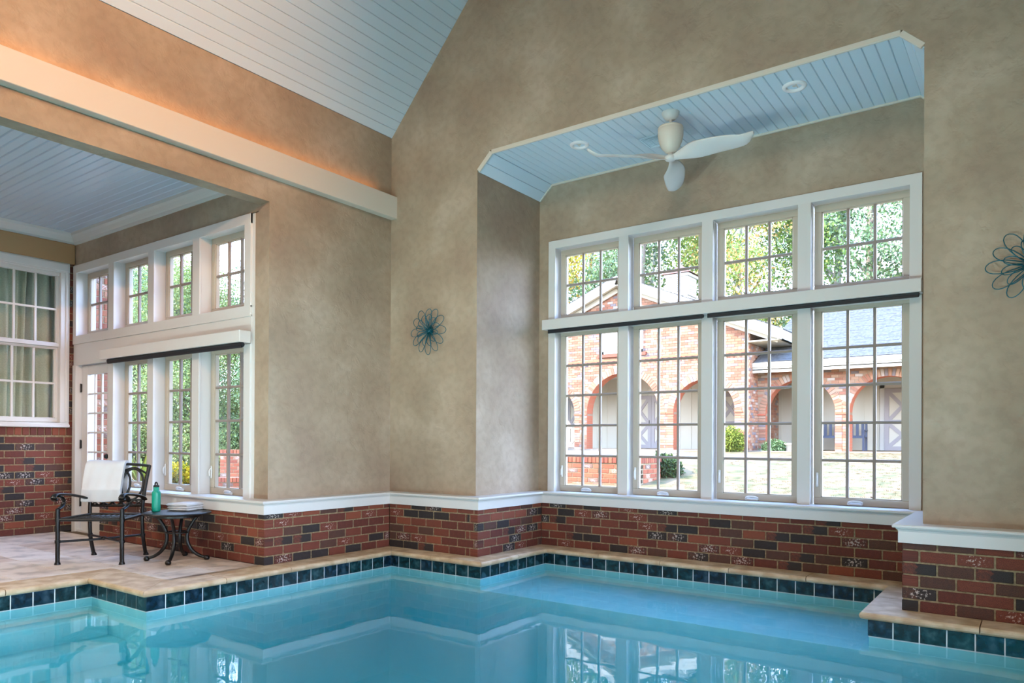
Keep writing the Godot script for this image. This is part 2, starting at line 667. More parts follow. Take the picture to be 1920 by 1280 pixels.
	for c in [Color(0.62, 0.31, 0.18), Color(0.66, 0.36, 0.22), Color(0.56, 0.27, 0.17), Color(0.50, 0.36, 0.29), Color(0.68, 0.44, 0.31)]:
		var m := flat_mat(Color.WHITE, 0.85)
		m.albedo_texture = brick_image(c, c.darkened(0.25), 0.3 if M.ext_bricks.size() > 2 else 0.0, false, 200 + M.ext_bricks.size() * 5)
		M.ext_bricks.append(m)
	M.siding = flat_mat(Color(0.76, 0.72, 0.63), 0.8)
	M.ext_white = flat_mat(Color(0.72, 0.69, 0.63), 0.6)
	M.taupe = flat_mat(Color(0.60, 0.56, 0.535), 0.7)
	M.shingle = tri_mat(ntex(noise(0.03, 4, FastNoiseLite.TYPE_SIMPLEX, 91), 512, [0.25, Color(0.225, 0.22, 0.22), 0.5, Color(0.27, 0.265, 0.265), 0.8, Color(0.32, 0.315, 0.31)]), 0.5, 0.9)
	M.copper = flat_mat(Color(0.50, 0.30, 0.20), 0.45, 0.5)
	var gr := tri_mat(ntex(noise(0.01, 6, FastNoiseLite.TYPE_SIMPLEX, 92, 20.0), 1024, [0.2, Color(0.27, 0.265, 0.11), 0.36, Color(0.355, 0.305, 0.15), 0.50, Color(0.415, 0.325, 0.20), 0.85, Color(0.46, 0.365, 0.24)]), 0.16, 1.0)
	M.grass = gr
	var gt := flat_mat(Color.WHITE, 0.9)
	gt.vertex_color_use_as_albedo = true
	gt.backlight_enabled = true
	gt.backlight = Color(0.6, 0.6, 0.4)
	gt.cull_mode = BaseMaterial3D.CULL_DISABLED
	M.leaf = gt
	M.bark = tri_mat(ntex(noise(0.05, 4, FastNoiseLite.TYPE_SIMPLEX, 93), 256, [0.2, Color(0.34, 0.29, 0.24), 0.8, Color(0.52, 0.47, 0.41)]), 1.5, 0.95)
	M.pale_bark = tri_mat(ntex(noise(0.05, 4, FastNoiseLite.TYPE_SIMPLEX, 94), 256, [0.2, Color(0.55, 0.51, 0.47), 0.8, Color(0.76, 0.73, 0.69)]), 1.5, 0.9)
	M.paving = flat_mat(Color(0.52, 0.46, 0.39), 0.9)
	M.bench = flat_mat(Color(0.25, 0.27, 0.33), 0.6)
	M.dark = flat_mat(Color(0.05, 0.05, 0.05), 0.8)


# ====================================================================== bricks
func brick_mesh(l: float, h: float, d: float) -> Mesh:
	var key := "b%.3f_%.3f_%.3f" % [l, h, d]
	if not cache.has(key):
		var s := sf()
		box(s, Vector3.ZERO, Vector3(l, h, d), 0.004)
		s.generate_normals()
		cache[key] = s.commit()
	return cache[key]


func brick_pick() -> Material:
	var r := rng.randf()
	var cum := [0.24, 0.46, 0.55, 0.65, 0.75, 0.81, 0.86, 0.91, 0.95, 1.0]
	for i in cum.size():
		if r < cum[i]:
			return M.bricks[i]
	return M.bricks[0]


func bricks(parent: Node, a: Vector2, b: Vector2, y0: float, y1: float, own_start := -1, own_end := -1, D := 0.098, full_mortar := true, sides := 0.006) -> void:
	# a wall face from a to b (x, z), outward to the right of the travel
	var d := (b - a).normalized()
	var n := Vector2(-d.y, d.x)
	var L := a.distance_to(b)
	var turn := atan2(n.x, n.y)
	if full_mortar:
		var s := sf()
		var e0 := 0.0095 if own_start >= 0 else 0.0
		var e1 := 0.0095 if own_end >= 0 else 0.0
		var mid := (a + d * e0 + b - d * e1) * 0.5 - n * (0.0055 + 0.055)
		box(s, Vector3(mid.x, (y0 + y1) * 0.5, mid.y), Vector3(L - e0 - e1, y1 - y0, 0.11), 0.0, Basis(Vector3.UP, turn))
		put(s, "mortar", M.mortar, parent)
	var row := 0
	var y := y0
	while y < y1 - 0.012:
		var h := minf(ROWH - 0.011, y1 - y - 0.001)
		var p := row % 2
		var s0 := 0.0
		var first := BR
		if own_start >= 0:
			if p != own_start:
				s0 = D + 0.011
		elif p == 1:
			first = BR * 0.5 - 0.005
		var stop := L
		if own_end >= 0 and p != own_end:
			stop = L - D - 0.011
		var x := s0
		var len := first
		while x < stop - 0.02:
			var l := minf(len, stop - x)
			if stop - (x + l) < 0.045:
				l = stop - x
			l = snappedf(l, 0.001)
			var jit := rng.randf_range(-0.002, 0.0015)
			if own_start >= 0 and x < 0.01 or own_end >= 0 and x + l > L - 0.01:
				jit = 0.0
			var c := a + d * (x + l * 0.5) - n * (D * 0.5 - jit)
			var o := inst(brick_mesh(l, snappedf(h, 0.001), D), "brick", brick_pick(), parent)
			o.position = Vector3(c.x, y + h * 0.5, c.y)
			o.rotation.y = turn
			x += l + 0.011
			len = BR
		y += ROWH
		row += 1


# ====================================================================== the room
func boards(parent: Node, n: int, origin: Vector3, step: Vector3, length: Vector3, normal: Vector3, m: Material, w: float, gr := 0.006) -> void:
	# n parallel boards: each starts at origin + i*step and runs along length; normal points into the room
	var x := length.normalized()
	var y := normal.normalized()
	var z := x.cross(y).normalized()
	var key := "p%.3f_%.3f" % [length.length(), w]
	if not cache.has(key):
		var s := sf()
		var prof := vv([-w * 0.5 + 0.0005, -0.016, w * 0.5 - 0.0005, -0.016, w * 0.5 - 0.0005, -0.007, w * 0.5 - gr, 0, -w * 0.5 + gr, 0, -w * 0.5 + 0.0005, -0.007])
		prism(s, prof, Transform3D(Basis(Vector3(0, 0, 1), Vector3(0, 1, 0), Vector3(-1, 0, 0)), Vector3(length.length(), 0, 0)), length.length())
		s.generate_normals()
		cache[key] = s.commit()
	for i in n:
		var o := inst(cache[key], "board", m, parent)
		o.transform = Transform3D(Basis(x, y, z), origin + step * (i + 0.5))


func shell() -> void:
	# --- end wall with the arched opening of the alcove, plane z = -5.73
	var s := sf()
	var ey := 4.492
	var slope := 1.068
	var xr := 0.58
	var ridge := ey + slope * (xr + 5.816) * 0.5
	var mx := (xr - 5.816) * 0.5
	prism(s, vv([-5.98, -0.04, -4.595, -0.04, -4.595, 3.884, -4.432, 4.045, -0.778, 4.047, -0.642, 3.907, -0.642, -0.04, 0.83, -0.04, 0.83, ey, xr, ey, mx, ridge, -5.816, ey, -5.98, ey]), Transform3D(Basis.IDENTITY, Vector3(0, 0, -5.73)), -0.25)
	var we := struct(s, "wall_end", M.plaster, "tan plaster gable end wall with the window alcove opening")
	bricks(we, Vector2(-5.696, -5.611), Vector2(-4.472, -5.611), 0.0, 0.463, -1, 1)
	bricks(we, Vector2(-0.753, -5.611), Vector2(0.58, -5.611), 0.0, 0.463, 1, -1)
	# --- left wall with the bay opening, plane x = -5.816 (local x = z)
	s = sf()
	var TL := Transform3D(Basis(Vector3(0, 0, 1), Vector3(0, 1, 0), Vector3(-1, 0, 0)), Vector3(-5.816, 0, 0))
	prism(s, vv([-5.73, -0.04, -4.156, -0.04, -4.156, 3.369, 2.2, 3.369, 2.2, -0.04, 6.0, -0.04, 6.0, 4.492, -5.73, 4.492]), TL, 0.164)
	var wl := struct(s, "wall_left", M.plaster, "tan plaster side wall with a wide opening to the seating bay")
	bricks(wl, Vector2(-5.696, -4.036), Vector2(-5.696, -5.611), 0.0, 0.463, 1, -1)
	# --- right wall (mirrored, out of view) and back wall with windows
	s = sf()
	var TR := Transform3D(Basis(Vector3(0, 0, 1), Vector3(0, 1, 0), Vector3(-1, 0, 0)), Vector3(xr + 0.25, 0, 0))
	prism(s, vv([-5.73, -0.04, -4.6, -0.04, -4.6, 3.369, 3.0, 3.369, 3.0, -0.04, 6.0, -0.04, 6.0, 4.492, -5.73, 4.492]), TR, 0.25)
	struct(s, "wall_right", M.plaster, "tan plaster wall on the right with an opening to the viewer's bay")
	s = sf()
	prism(s, vv([-5.98, -0.04, 0.83, -0.04, 0.83, ey, xr, ey, mx, ridge, -5.816, ey, -5.98, ey]), Transform3D(Basis.IDENTITY, Vector3(0, 0, 6.0)), 0.25)
	struct(s, "wall_back", M.plaster, "tan plaster wall at the far end behind the viewer")
	# right bay of the viewer
	s = sf()
	bx(s, xr, 4.4, 3.7, 3.9, -4.85, 3.25)
	bx(s, xr + 0.25, 4.4, -0.04, 3.9, -4.85, -4.6)
	bx(s, xr + 0.25, 4.4, -0.04, 3.9, 3.0, 3.25)
	bx(s, 4.15, 4.4, -0.04, 0.6, -4.6, 3.0)
	bx(s, 4.15, 4.4, 3.2, 3.9, -4.6, 3.0)
	for z in [-4.5, -2.6, -0.8, 1.0, 2.9]:
		bx(s, 4.15, 4.4, 0.6, 3.2, z - 0.1, z + 0.1)
	struct(s, "wall_far_right", M.plaster, "plain plaster walls of the bay behind the viewer")
	s = sf()
	quad(s, Vector3(4.28, 0.6, -4.6), Vector3(4.28, 0.6, 3), Vector3(4.28, 3.2, 3), Vector3(4.28, 3.2, -4.6), Vector3.LEFT)
	struct(s, "window_18", M.glass, "wide window of the bay behind the viewer")
	# --- vault
	s = sf()
	var n1 := Vector3(slope, -1, 0).normalized()
	var run := Vector3(1, slope, 0).normalized()
	var len := (mx + 5.816) / run.x
	var e0 := Vector3(-5.816, ey, 0)
	for q in [[e0, run, n1], [Vector3(xr, ey, 0), Vector3(-run.x, run.y, 0), Vector3(-n1.x, n1.y, 0)]]:
		var o: Vector3 = q[0]
		var r: Vector3 = q[1]
		var nn: Vector3 = q[2]
		box(s, o + r * (len * 0.5 - 0.1) - nn * 0.127 + Vector3(0, 0, 0.01), Vector3(len + 0.5, 0.22, 12.1), 0.0, Basis(r, -nn, r.cross(-nn)))
	var ce := struct(s, "ceiling", M.joint, "vaulted ceiling of pale blue grey boards over the pool")
	var w := 0.098
	var nb := int(len / w)
	boards(ce, nb, e0 + Vector3(0, 0, -5.73), run * w, Vector3(0, 0, 11.7), n1, M.ceil, w)
	s = sf()
	var o2 := Vector3(xr, ey, 0)
	var r2 := Vector3(-run.x, run.y, 0)
	var nn2 := Vector3(-n1.x, n1.y, 0)
	box(s, o2 + r2 * (len * 0.5) - nn2 * 0.008 + Vector3(0, 0, 0.1), Vector3(len, 0.016, 11.7), 0.0, Basis(r2, -nn2, r2.cross(-nn2)))
	put(s, "board_field", M.ceil, ce)
	# --- beam along the left wall
	s = sf()
	bx(s, -5.83, -5.726, 3.587, 3.826, -5.74, 6.0, 0.004)
	struct(s, "trim_1", M.cream, "long cream fascia beam running along the side wall above the bay opening")
	# --- alcove side walls and back wall
	s = sf()
	bx(s, -4.85, -4.595, -0.04, 3.872, -7.1, -5.98)
	var al := struct(s, "wall_alcove_left", M.plaster, "narrow plaster side wall at the left of the window alcove")
	bricks(al, Vector2(-4.472, -5.611), Vector2(-4.472, -6.746), 0.0, 0.463, 0, -1)
	s = sf()
	bx(s, -0.642, -0.39, -0.04, 3.895, -7.1, -5.98)
	var ar := struct(s, "wall_alcove_right", M.plaster, "narrow plaster side wall at the right of the window alcove")
	bricks(ar, Vector2(-0.753, -6.746), Vector2(-0.753, -5.611), 0.0, 0.463, -1, 0)
	s = sf()
	bx(s, -4.85, -0.39, 3.36, 4.25, -7.1, -6.866)
	bx(s, -4.85, -4.40, 0.463, 3.36, -7.1, -6.866)
	bx(s, -0.83, -0.39, 0.463, 3.36, -7.1, -6.866)
	bx(s, -4.85, -0.39, -0.04, 0.463, -7.1, -6.86)
	var ab := struct(s, "wall_alcove_back", M.plaster, "plaster back wall of the alcove around the large window group")
	bricks(ab, Vector2(-4.472, -6.746), Vector2(-0.753, -6.746), 0.0, 0.463, -1, -1)
	# alcove ceiling
	s = sf()
	bx(s, -4.85, -0.39, 4.05, 4.2, -7.1, -5.98)
	var ac := struct(s, "ceiling_alcove", M.joint, "pale blue beadboard ceiling of the window alcove with sloped ends")
	var z0 := -6.866
	var nbl := 41
	var wb := 3.642 / nbl
	boards(ac, nbl, Vector3(-4.426, 4.024, z0), Vector3(wb, 0, 0), Vector3(0, 0, 1.118), Vector3.DOWN, M.ceil, wb)
	for e in [[-4.586, 3.858, -4.420, 4.022], [-0.651, 3.880, -0.790, 4.022]]:
		var a := Vector3(e[0], e[1], z0)
		var b := Vector3(e[2], e[3], z0)
		var st := (b - a) / 2.0
		var nrm := Vector3(-st.y, st.x, 0)
		if nrm.y > 0:
			nrm = -nrm
		boards(ac, 2, a, st, Vector3(0, 0, 1.118), nrm, M.ceil, st.length())
	# thin cream beads round the alcove ceiling
	s = sf()
	for z in [-5.738, -6.852]:
		var pts := [Vector3(-4.588, 3.868, z), Vector3(-4.422, 4.022, z), Vector3(-0.788, 4.026, z), Vector3(-0.648, 3.89, z)]
		for i in 3:
			var d: Vector3 = pts[i + 1] - pts[i]
			var u := Vector3(-d.y, d.x, 0).normalized()
			box(s, (pts[i] + pts[i + 1]) * 0.5 + Vector3(0, -0.004 if z < -6 else 0.006, 0), Vector3(d.length(), 0.024 if z < -6 else 0.044, 0.03 if z < -6 else 0.022), 0.005, Basis(d.normalized(), u, Vector3.BACK))
	put(s, "bead", M.cream, ac)
	s = sf()
	bx(s, -5.1, -0.1, 4.25, 4.4, -7.35, -5.98)
	put(s, "roof", M.shingle, ac)
	# --- chair rail that also is the window stool
	var path := [Vector2(-8.86, -4.036), Vector2(-5.696, -4.036), Vector2(-5.696, -5.611), Vector2(-4.472, -5.611), Vector2(-4.472, -6.746), Vector2(-0.753, -6.746), Vector2(-0.753, -5.611), Vector2(0.58, -5.611)]
	var mi := mitres(path)
	var prof := [Vector2(-0.12, 0.463), Vector2(0.022, 0.463), Vector2(0.022, 0.540), Vector2(0.026, 0.552), Vector2(0.036, 0.560), Vector2(0.036, 0.566), Vector2(0.052, 0.566), Vector2(0.056, 0.572), Vector2(0.056, 0.582), Vector2(0.050, 0.588), Vector2(-0.13, 0.588)]
	s = sf()
	for i in path.size() - 1:
		sweep_seg(s, prof, path[i], path[i + 1], mi[i][0], mi[i][1])
	bx(s, -4.46, -0.77, 0.50, 0.586, -7.02, -6.86)
	bx(s, -8.86, -6.06, 0.50, 0.586, -4.40, -4.15)
	struct(s, "trim_2", M.white, "white chair rail and window stool running along every wall above the brick")


# ====================================================================== windows
func window_sash(n: String, at: Vector3, turn: float, w: float, h: float, cols: int, rows: int, label: String, m: Material = null, handle := false, frame := 0.062, bar := 0.025) -> Node3D:
	# local: x to the right, y up, +z into the room; origin at the bottom left of the glass
	if m == null:
		m = M.sash
	var o := Node3D.new()
	o.name = n
	o.position = at
	o.rotation.y = turn
	add_child(o)
	tag(o, label, "window", "", "structure")
	var s := sf()
	for q in [[-frame, w + frame, -frame, 0.0], [-frame, w + frame, h, h + frame], [-frame, 0.0, 0.0, h], [w, w + frame, 0.0, h]]:
		bx(s, q[0], q[1], q[2], q[3], -0.03, 0.028, 0.004)
	# inner glazing step
	for q in [[0.0, w, 0.0, 0.008], [0.0, w, h - 0.008, h], [0.0, 0.008, 0.0, h], [w - 0.008, w, 0.0, h]]:
		bx(s, q[0], q[1], q[2], q[3], -0.02, 0.016)
	put(s, "sash_frame", m, o)
	for i in range(1, cols):
		s = sf()
		bx(s, w * i / cols - bar * 0.5, w * i / cols + bar * 0.5, 0.0, h, -0.016, 0.016, 0.005)
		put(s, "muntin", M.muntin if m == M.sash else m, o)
	for j in range(1, rows):
		s = sf()
		bx(s, 0.0, w, h * j / rows - bar * 0.5, h * j / rows + bar * 0.5, -0.0155, 0.0155, 0.005)
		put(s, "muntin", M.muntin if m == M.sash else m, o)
	for i in cols:
		for j in rows:
			var key := "g%.3f_%.3f" % [w / cols, h / rows]
			if not cache.has(key):
				s = sf()
				quad(s, Vector3(0, 0, 0), Vector3(w / cols, 0, 0), Vector3(w / cols, h / rows, 0), Vector3(0, h / rows, 0), Vector3.BACK)
				s.generate_normals()
				cache[key] = s.commit()
			var p := inst(cache[key], "pane", M.glass, o)
			p.position = Vector3(w * i / cols, h * j / rows, 0)
	if handle:
		s = sf()
		box(s, Vector3(w * 0.44, -0.046, 0.04), Vector3(0.13, 0.026, 0.03), 0.01)
		tube(s, spline([Vector3(w * 0.40, -0.036, 0.055), Vector3(w * 0.44, -0.012, 0.07), Vector3(w * 0.50, -0.016, 0.07), Vector3(w * 0.55, -0.03, 0.065)], 4), [0.009] + [0.008], 6) if false else tube(s, spline([Vector3(w * 0.36, -0.034, 0.055), Vector3(w * 0.42, -0.02, 0.068), Vector3(w * 0.50, -0.022, 0.068), Vector3(w * 0.54, -0.034, 0.06)], 4), 0.009, 6)
		put(s, "crank_handle", M.plastic, o)
		s = sf()
		box(s, Vector3(-0.03, 0.16, 0.034), Vector3(0.022, 0.13, 0.012), 0.005)
		tube(s, spline([Vector3(-0.03, 0.20, 0.04), Vector3(-0.026, 0.17, 0.06), Vector3(-0.03, 0.12, 0.055)], 4), 0.007, 6)
		put(s, "sash_lock", M.plastic, o)
	return o


func casing(s: SurfaceTool, xs: Array, y0: float, y1: float, zface: float, zback: float) -> void:
	# xs: pairs of edges of the upright boards; each is a face board and a deeper jamb set back a bead's width
	for i in range(0, xs.size(), 2):
		bx(s, xs[i], xs[i + 1], y0, y1, zface - 0.022, zface, 0.002)
		bx(s, xs[i] + (0.011 if i > 0 else 0.0), xs[i + 1] - (0.011 if i < xs.size() - 2 else 0.0), y0, y1, zback, zface - 0.02)


func bays() -> void:
	# ------------------------------------------------ right: the window group of the alcove
	var L := [-4.367, -3.464, -2.557, -1.653]
	var R := [-3.576, -2.669, -1.766, -0.869]
	var s := sf()
	var zf := -6.838
	var up := [-4.455]
	for i in 4:
		up.append(L[i])
		up.append(R[i])
	up.append(-0.778)
	casing(s, up, 0.586, 3.384, zf, -7.05)
	for y in [[3.297, 3.384, 0.0], [2.40, 2.492, 0.0]]:
		bx(s, -4.455, -0.778, y[0], y[1], zf - 0.022, zf + 0.0005, 0.002)
		bx(s, -4.455, -0.778, y[0] + (0.011 if y[0] > 3 else 0.0), y[1], -7.05, zf - 0.02)
	bx(s, -4.455, -0.778, 2.36, 2.41, -7.05, zf - 0.02)
	struct(s, "trim_3", M.white, "white casing with deep reveals around the eight windows of the alcove")
	s = sf()
	bx(s, -4.463, -0.769, 2.377, 2.488, -6.838, -6.72, 0.003)
	struct(s, "trim_4", M.white, "white valance board across the middle of the alcove window group")
	for i in 4:
		var x: float = L[i] + 0.064
		var wd: float = 0.653
		var pos: String = ["leftmost", "second from left", "third from left", "rightmost"][i]
		window_sash("window_%d" % (i + 1), Vector3(x, 0.65, -6.985), 0.0, wd, 1.68, 3, 5, "tall fifteen pane casement window of the alcove, %s" % pos, null, true)
		window_sash("window_%d" % (i + 5), Vector3(x, 2.562, -6.985), 0.0, wd, 0.67, 3, 2, "six pane transom window above the valance of the alcove, %s" % pos)
	for e in [[-4.40, -2.623, "dark roller shade under the alcove valance, left one with the longer run"], [-2.575, -0.79, "dark roller shade under the alcove valance, right one near the plaster pier"]]:
		var t := thing("roller_shade", e[2], "roller shade", Vector3((e[0] + e[1]) * 0.5, 2.377, -6.768), 0.0, "")
		var wd: float = e[1] - e[0]
		s = sf()
		tube(s, [Vector3(-wd * 0.5, -0.008, 0), Vector3(wd * 0.5, -0.008, 0)], 0.024, 12)
		put(s, "rolled_fabric", M.shade, t)
		s = sf()
		bx(s, -wd * 0.5, wd * 0.5, -0.040, -0.018, 0.012, 0.026, 0.003)
		put(s, "hem_bar", M.shade, t)
	# ------------------------------------------------ left: the seating bay
	s = sf()
	bx(s, -10.05, -5.98, 3.302, 3.95, -4.40, -4.156)
	bx(s, -6.09, -5.98, 0.463, 3.31, -4.40, -4.156)
	bx(s, -10.05, -9.775, -0.3, 3.302, -4.40, -4.156)
	bx(s, -8.84, -5.98, -0.3, 0.463, -4.40, -4.15)
	var bb := struct(s, "wall_bay_back", M.plaster, "plaster wall of the seating bay around the door and windows")
	bricks(bb, Vector2(-8.84, -4.036), Vector2(-5.696, -4.036), 0.0, 0.463, -1, 0)
	L = [-9.69, -8.735, -7.837, -6.942]
	R = [-8.864, -7.96, -7.07, -6.171]
	zf = -4.13
	s = sf()
	casing(s, [-9.775, L[0], R[0], L[1], R[1], L[2], R[2], L[3], R[3], -6.069], 2.41, 3.302, zf, -4.36)
	casing(s, [R[0] + 0.02, L[1], R[1], L[2], R[2], L[3], R[3], -6.069], 0.586, 2.06, zf, -4.36)
	bx(s, -9.775, L[0], -0.02, 2.06, -4.36, zf)
	bx(s, -9.775, -6.069, 3.207, 3.302, zf - 0.022, zf + 0.0005, 0.002)
	bx(s, -9.775, -6.069, 3.218, 3.302, -4.36, zf - 0.02)
	bx(s, -9.775, -6.069, 2.321, 2.425, zf - 0.022, zf + 0.001, 0.002)
	bx(s, -9.775, -6.069, 2.33, 2.414, -4.36, zf - 0.02)
	bx(s, -9.775, -6.069, 2.06, 2.335, -4.262, zf - 0.012)
	bx(s, -6.10, -6.03, 0.58, 3.3, -4.30, -4.150)
	bx(s, R[0] + 0.02, -6.069, 2.075, 2.11, -4.36, zf - 0.02)
	struct(s, "trim_5", M.white, "white casing and panel around the door and windows of the seating bay")
	var pos4 := ["leftmost, over the door", "second from left", "third from left", "rightmost beside the plaster jamb"]
	for i in 4:
		window_sash("window_%d" % (i + 9), Vector3(L[i] + 0.062, 2.49, -4.292), 0.0, 0.653, 0.67, 3, 2, "six pane transom window of the seating bay, %s" % pos4[i])
		if i > 0:
			window_sash("window_%d" % (i + 12), Vector3(L[i] + 0.062, 0.65, -4.292), 0.0, 0.653, 1.372, 3, 4, "twelve pane casement window of the seating bay, %s" % ["", "behind the black chair", "behind the green bottle", "rightmost beside the plaster jamb"][i], null, true)
	door()
	# roller shade box in front of the lower windows
	var t := thing("roller_shade", "white boxed roller shade with dark cloth over the seating bay windows", "roller shade", Vector3(-7.40, 2.06, -4.06))
	s = sf()
	bx(s, -1.37, 1.36, 0.0, 0.112, -0.06, 0.064, 0.004)
	put(s, "cassette", M.white, t)
	s = sf()
	tube(s, [Vector3(-1.245, -0.022, 0.024), Vector3(1.35, -0.022, 0.024)], 0.024, 12)
	put(s, "rolled_fabric", M.shade, t)
	s = sf()
	bx(s, -1.245, 1.35, -0.052, -0.028, 0.02, 0.04, 0.003)
	put(s, "hem_bar", M.shade, t)
	# ceiling of the bay: boards along x
	s = sf()
	bx(s, -10.05, -5.98, 3.716, 3.9, -4.40, 2.45)
	var bc := struct(s, "ceiling_bay", M.dark_joint, "glossy pale blue grey beadboard ceiling of the seating bay")
	var nb := 70
	boards(bc, nb, Vector3(-9.8, 3.70, -4.156), Vector3(0, 0, 0.0906), Vector3(3.82, 0, 0), Vector3.DOWN, M.gloss, 0.0906, 0.009)
	# crown moulding
	var cp := [Vector2(0.0, 3.565), Vector2(0.014, 3.565), Vector2(0.018, 3.60), Vector2(0.03, 3.615), Vector2(0.05, 3.645), Vector2(0.075, 3.668), Vector2(0.082, 3.70), Vector2(0.0, 3.70)]
	s = sf()
	var path := [Vector2(-9.80, 2.2), Vector2(-9.80, -4.156), Vector2(-5.982, -4.156)]
	var mi := mitres(path)
	for i in 2:
		sweep_seg(s, cp, path[i], path[i + 1], mi[i][0], mi[i][1])
	struct(s, "trim_6", M.white, "white crown moulding round the ceiling of the seating bay")
	# left wall of the bay: brick with a curtained window
	s = sf()
	bx(s, -10.05, -9.914, -0.3, 1.29, -4.156, 2.45)
	bx(s, -10.05, -9.914, 3.29, 3.9, -4.156, 2.45)
	bx(s, -10.05, -9.914, 1.29, 3.29, -4.156, -4.09)
	bx(s, -10.05, -9.914, 1.29, 3.29, -2.78, 2.45)
	bx(s, -9.914, -9.81, 1.29, 3.29, -2.69, 2.45)
	bx(s, -9.914, -9.81, -0.3, 1.29, -2.45, 2.45)
	var bl := struct(s, "wall_bay_left", M.mortar, "red brick wall of the seating bay under the curtained window")
	bricks(bl, Vector2(-9.80, -2.45), Vector2(-9.80, -4.15), 0.0, 1.185)
	bricks(bl, Vector2(-9.80, -4.098), Vector2(-9.80, -4.154), 1.29, 3.33)
	# the run of the same brickwork towards the viewer, beyond the frame
	var xf := []
	var cols := []
	var bm := BoxMesh.new()
	bm.size = Vector3(0.09, 0.073, BR)
	for r in 40:
		for k in 24:
			var bz := -2.34 + PITCH * k + (0.107 if r % 2 else 0.0)
			if bz > 2.09 or (bz < -2.34 and r * ROWH > 1.1) or r * ROWH > 3.22:
				continue
			xf.append(Transform3D(Basis.IDENTITY, Vector3(-9.847, 0.037 + r * ROWH, bz)))
			cols.append(lin([Color(0.46, 0.23, 0.16), Color(0.40, 0.19, 0.14), Color(0.33, 0.21, 0.17), Color(0.19, 0.16, 0.155)][rng.randi() % 4]))
	multi(bm, xf, cols, "brickwork", M.ext_brick, bl)
	# rowlock course under the sill
	s = sf()
	bx(s, -9.91, -9.806, 1.185, 1.285, -4.15, -2.45)
	put(s, "mortar", M.mortar, bl)
	var z := -4.148
	while z < -2.5:
		var o := inst(brick_mesh(0.070, 0.092, 0.10), "brick", M.bricks[[2, 0, 2, 1][rng.randi() % 4]], bl)
		o.position = Vector3(-9.846, 1.235, z + 0.035)
		o.rotation.y = PI / 2
		z += 0.081
	# tan band over the window
	s = sf()
	bx(s, -9.92, -9.765, 3.325, 3.57, -4.15, 2.2, 0.006)
	struct(s, "trim_7", M.tan, "tan plaster band above the curtained window")
	# front wall of the bay, out of view
	s = sf()
	bx(s, -10.05, -5.98, -0.3, 3.9, 2.2, 2.45)
	struct(s, "wall_bay_front", M.plaster, "plaster wall closing the seating bay behind the viewer")
	sash_window_left()


func sash_window_left() -> void:
	# double hung window with curtain in the brick wall of the bay; faces +x
	var zr := -4.096   # right end seen from the room
	var zl := -2.80
	var s := sf()
	for q in [[1.29, 1.345, zl, zr], [3.20, 3.325, zl, zr], [1.345, 3.20, zr, zr + 0.105], [1.345, 3.20, zl - 0.105, zl]]:
		bx(s, -9.93, -9.775, q[0], q[1], minf(q[2], q[3]), maxf(q[2], q[3]), 0.006)
	for q in [[3.22, 3.31, zl - 0.02, zr + 0.02], [1.36, 3.215, zr + 0.02, zr + 0.05], [1.36, 3.215, zl - 0.05, zl - 0.02]]:
		bx(s, -9.78, -9.762, q[0], q[1], minf(q[2], q[3]), maxf(q[2], q[3]), 0.005)
	bx(s, -9.93, -9.75, 1.285, 1.325, zl, zr, 0.008)
	struct(s, "trim_8", M.white, "white moulded casing around the curtained sash window")
	var w := 0.92
	var o := window_sash("window_16", Vector3(-9.845, 2.325, -3.045), PI / 2, w, 0.835, 4, 2, "upper sash of the curtained double hung window", M.white, false, 0.045, 0.026)
	o = window_sash("window_17", Vector3(-9.885, 1.40, -3.045), PI / 2, w, 0.86, 4, 2, "lower sash of the curtained double hung window", M.white, false, 0.05, 0.026)
	# curtain behind the glass
	var t := thing("curtain", "pale sage green curtain hanging in folds behind the sash window", "curtain", Vector3(-10.18, 1.0, -3.5))
	s = sf()
	s.set_smooth_group(2)
	var n := 120
	var prev := []
	for i in n + 1:
		var u := float(i) / n
		var col := []
		for k in 9:
			var v := k / 8.0
			var zz := (u - 0.5) * 1.7
			var amp := 0.055 + 0.02 * sin(u * 23.0)
			var xx := amp * sin(u * 92.0 + 1.3 * sin(u * 14.0) + v * 0.5) + 0.02 * sin(u * 31.0 + v * 2.0)
			col.append(Vector3(xx, v * 2.55, zz + 0.02 * sin(v * 3.0 + u * 20.0)))
		if i > 0:
			for k in 8:
				quad(s, prev[k], col[k], col[k + 1], prev[k + 1], Vector3.RIGHT)
		prev = col
	s.set_smooth_group(-1)
	put(s, "cloth", M.curtain, t)
	s = sf()
	tube(s, [Vector3(-0.01, 2.56, -0.9), Vector3(-0.01, 2.56, 0.9)], 0.014, 10)
	put(s, "rod", M.white, t)
	# the room behind
	s = sf()
	bx(s, -13.2, -10.05, 3.5, 3.65, -4.75, 2.45)
	bx(s, -13.2, -10.05, -0.4, -0.2, -4.75, 2.45)
	bx(s, -13.35, -13.2, -0.4, 3.65, -4.75, 2.45)
	bx(s, -13.2, -10.05, -0.4, 3.65, 2.2, 2.45)
	bx(s, -13.2, -10.05, -0.4, 3.65, -4.75, -4.5)
	struct(s, "wall_house", M.cream, "plain walls of the house room behind the curtained window")


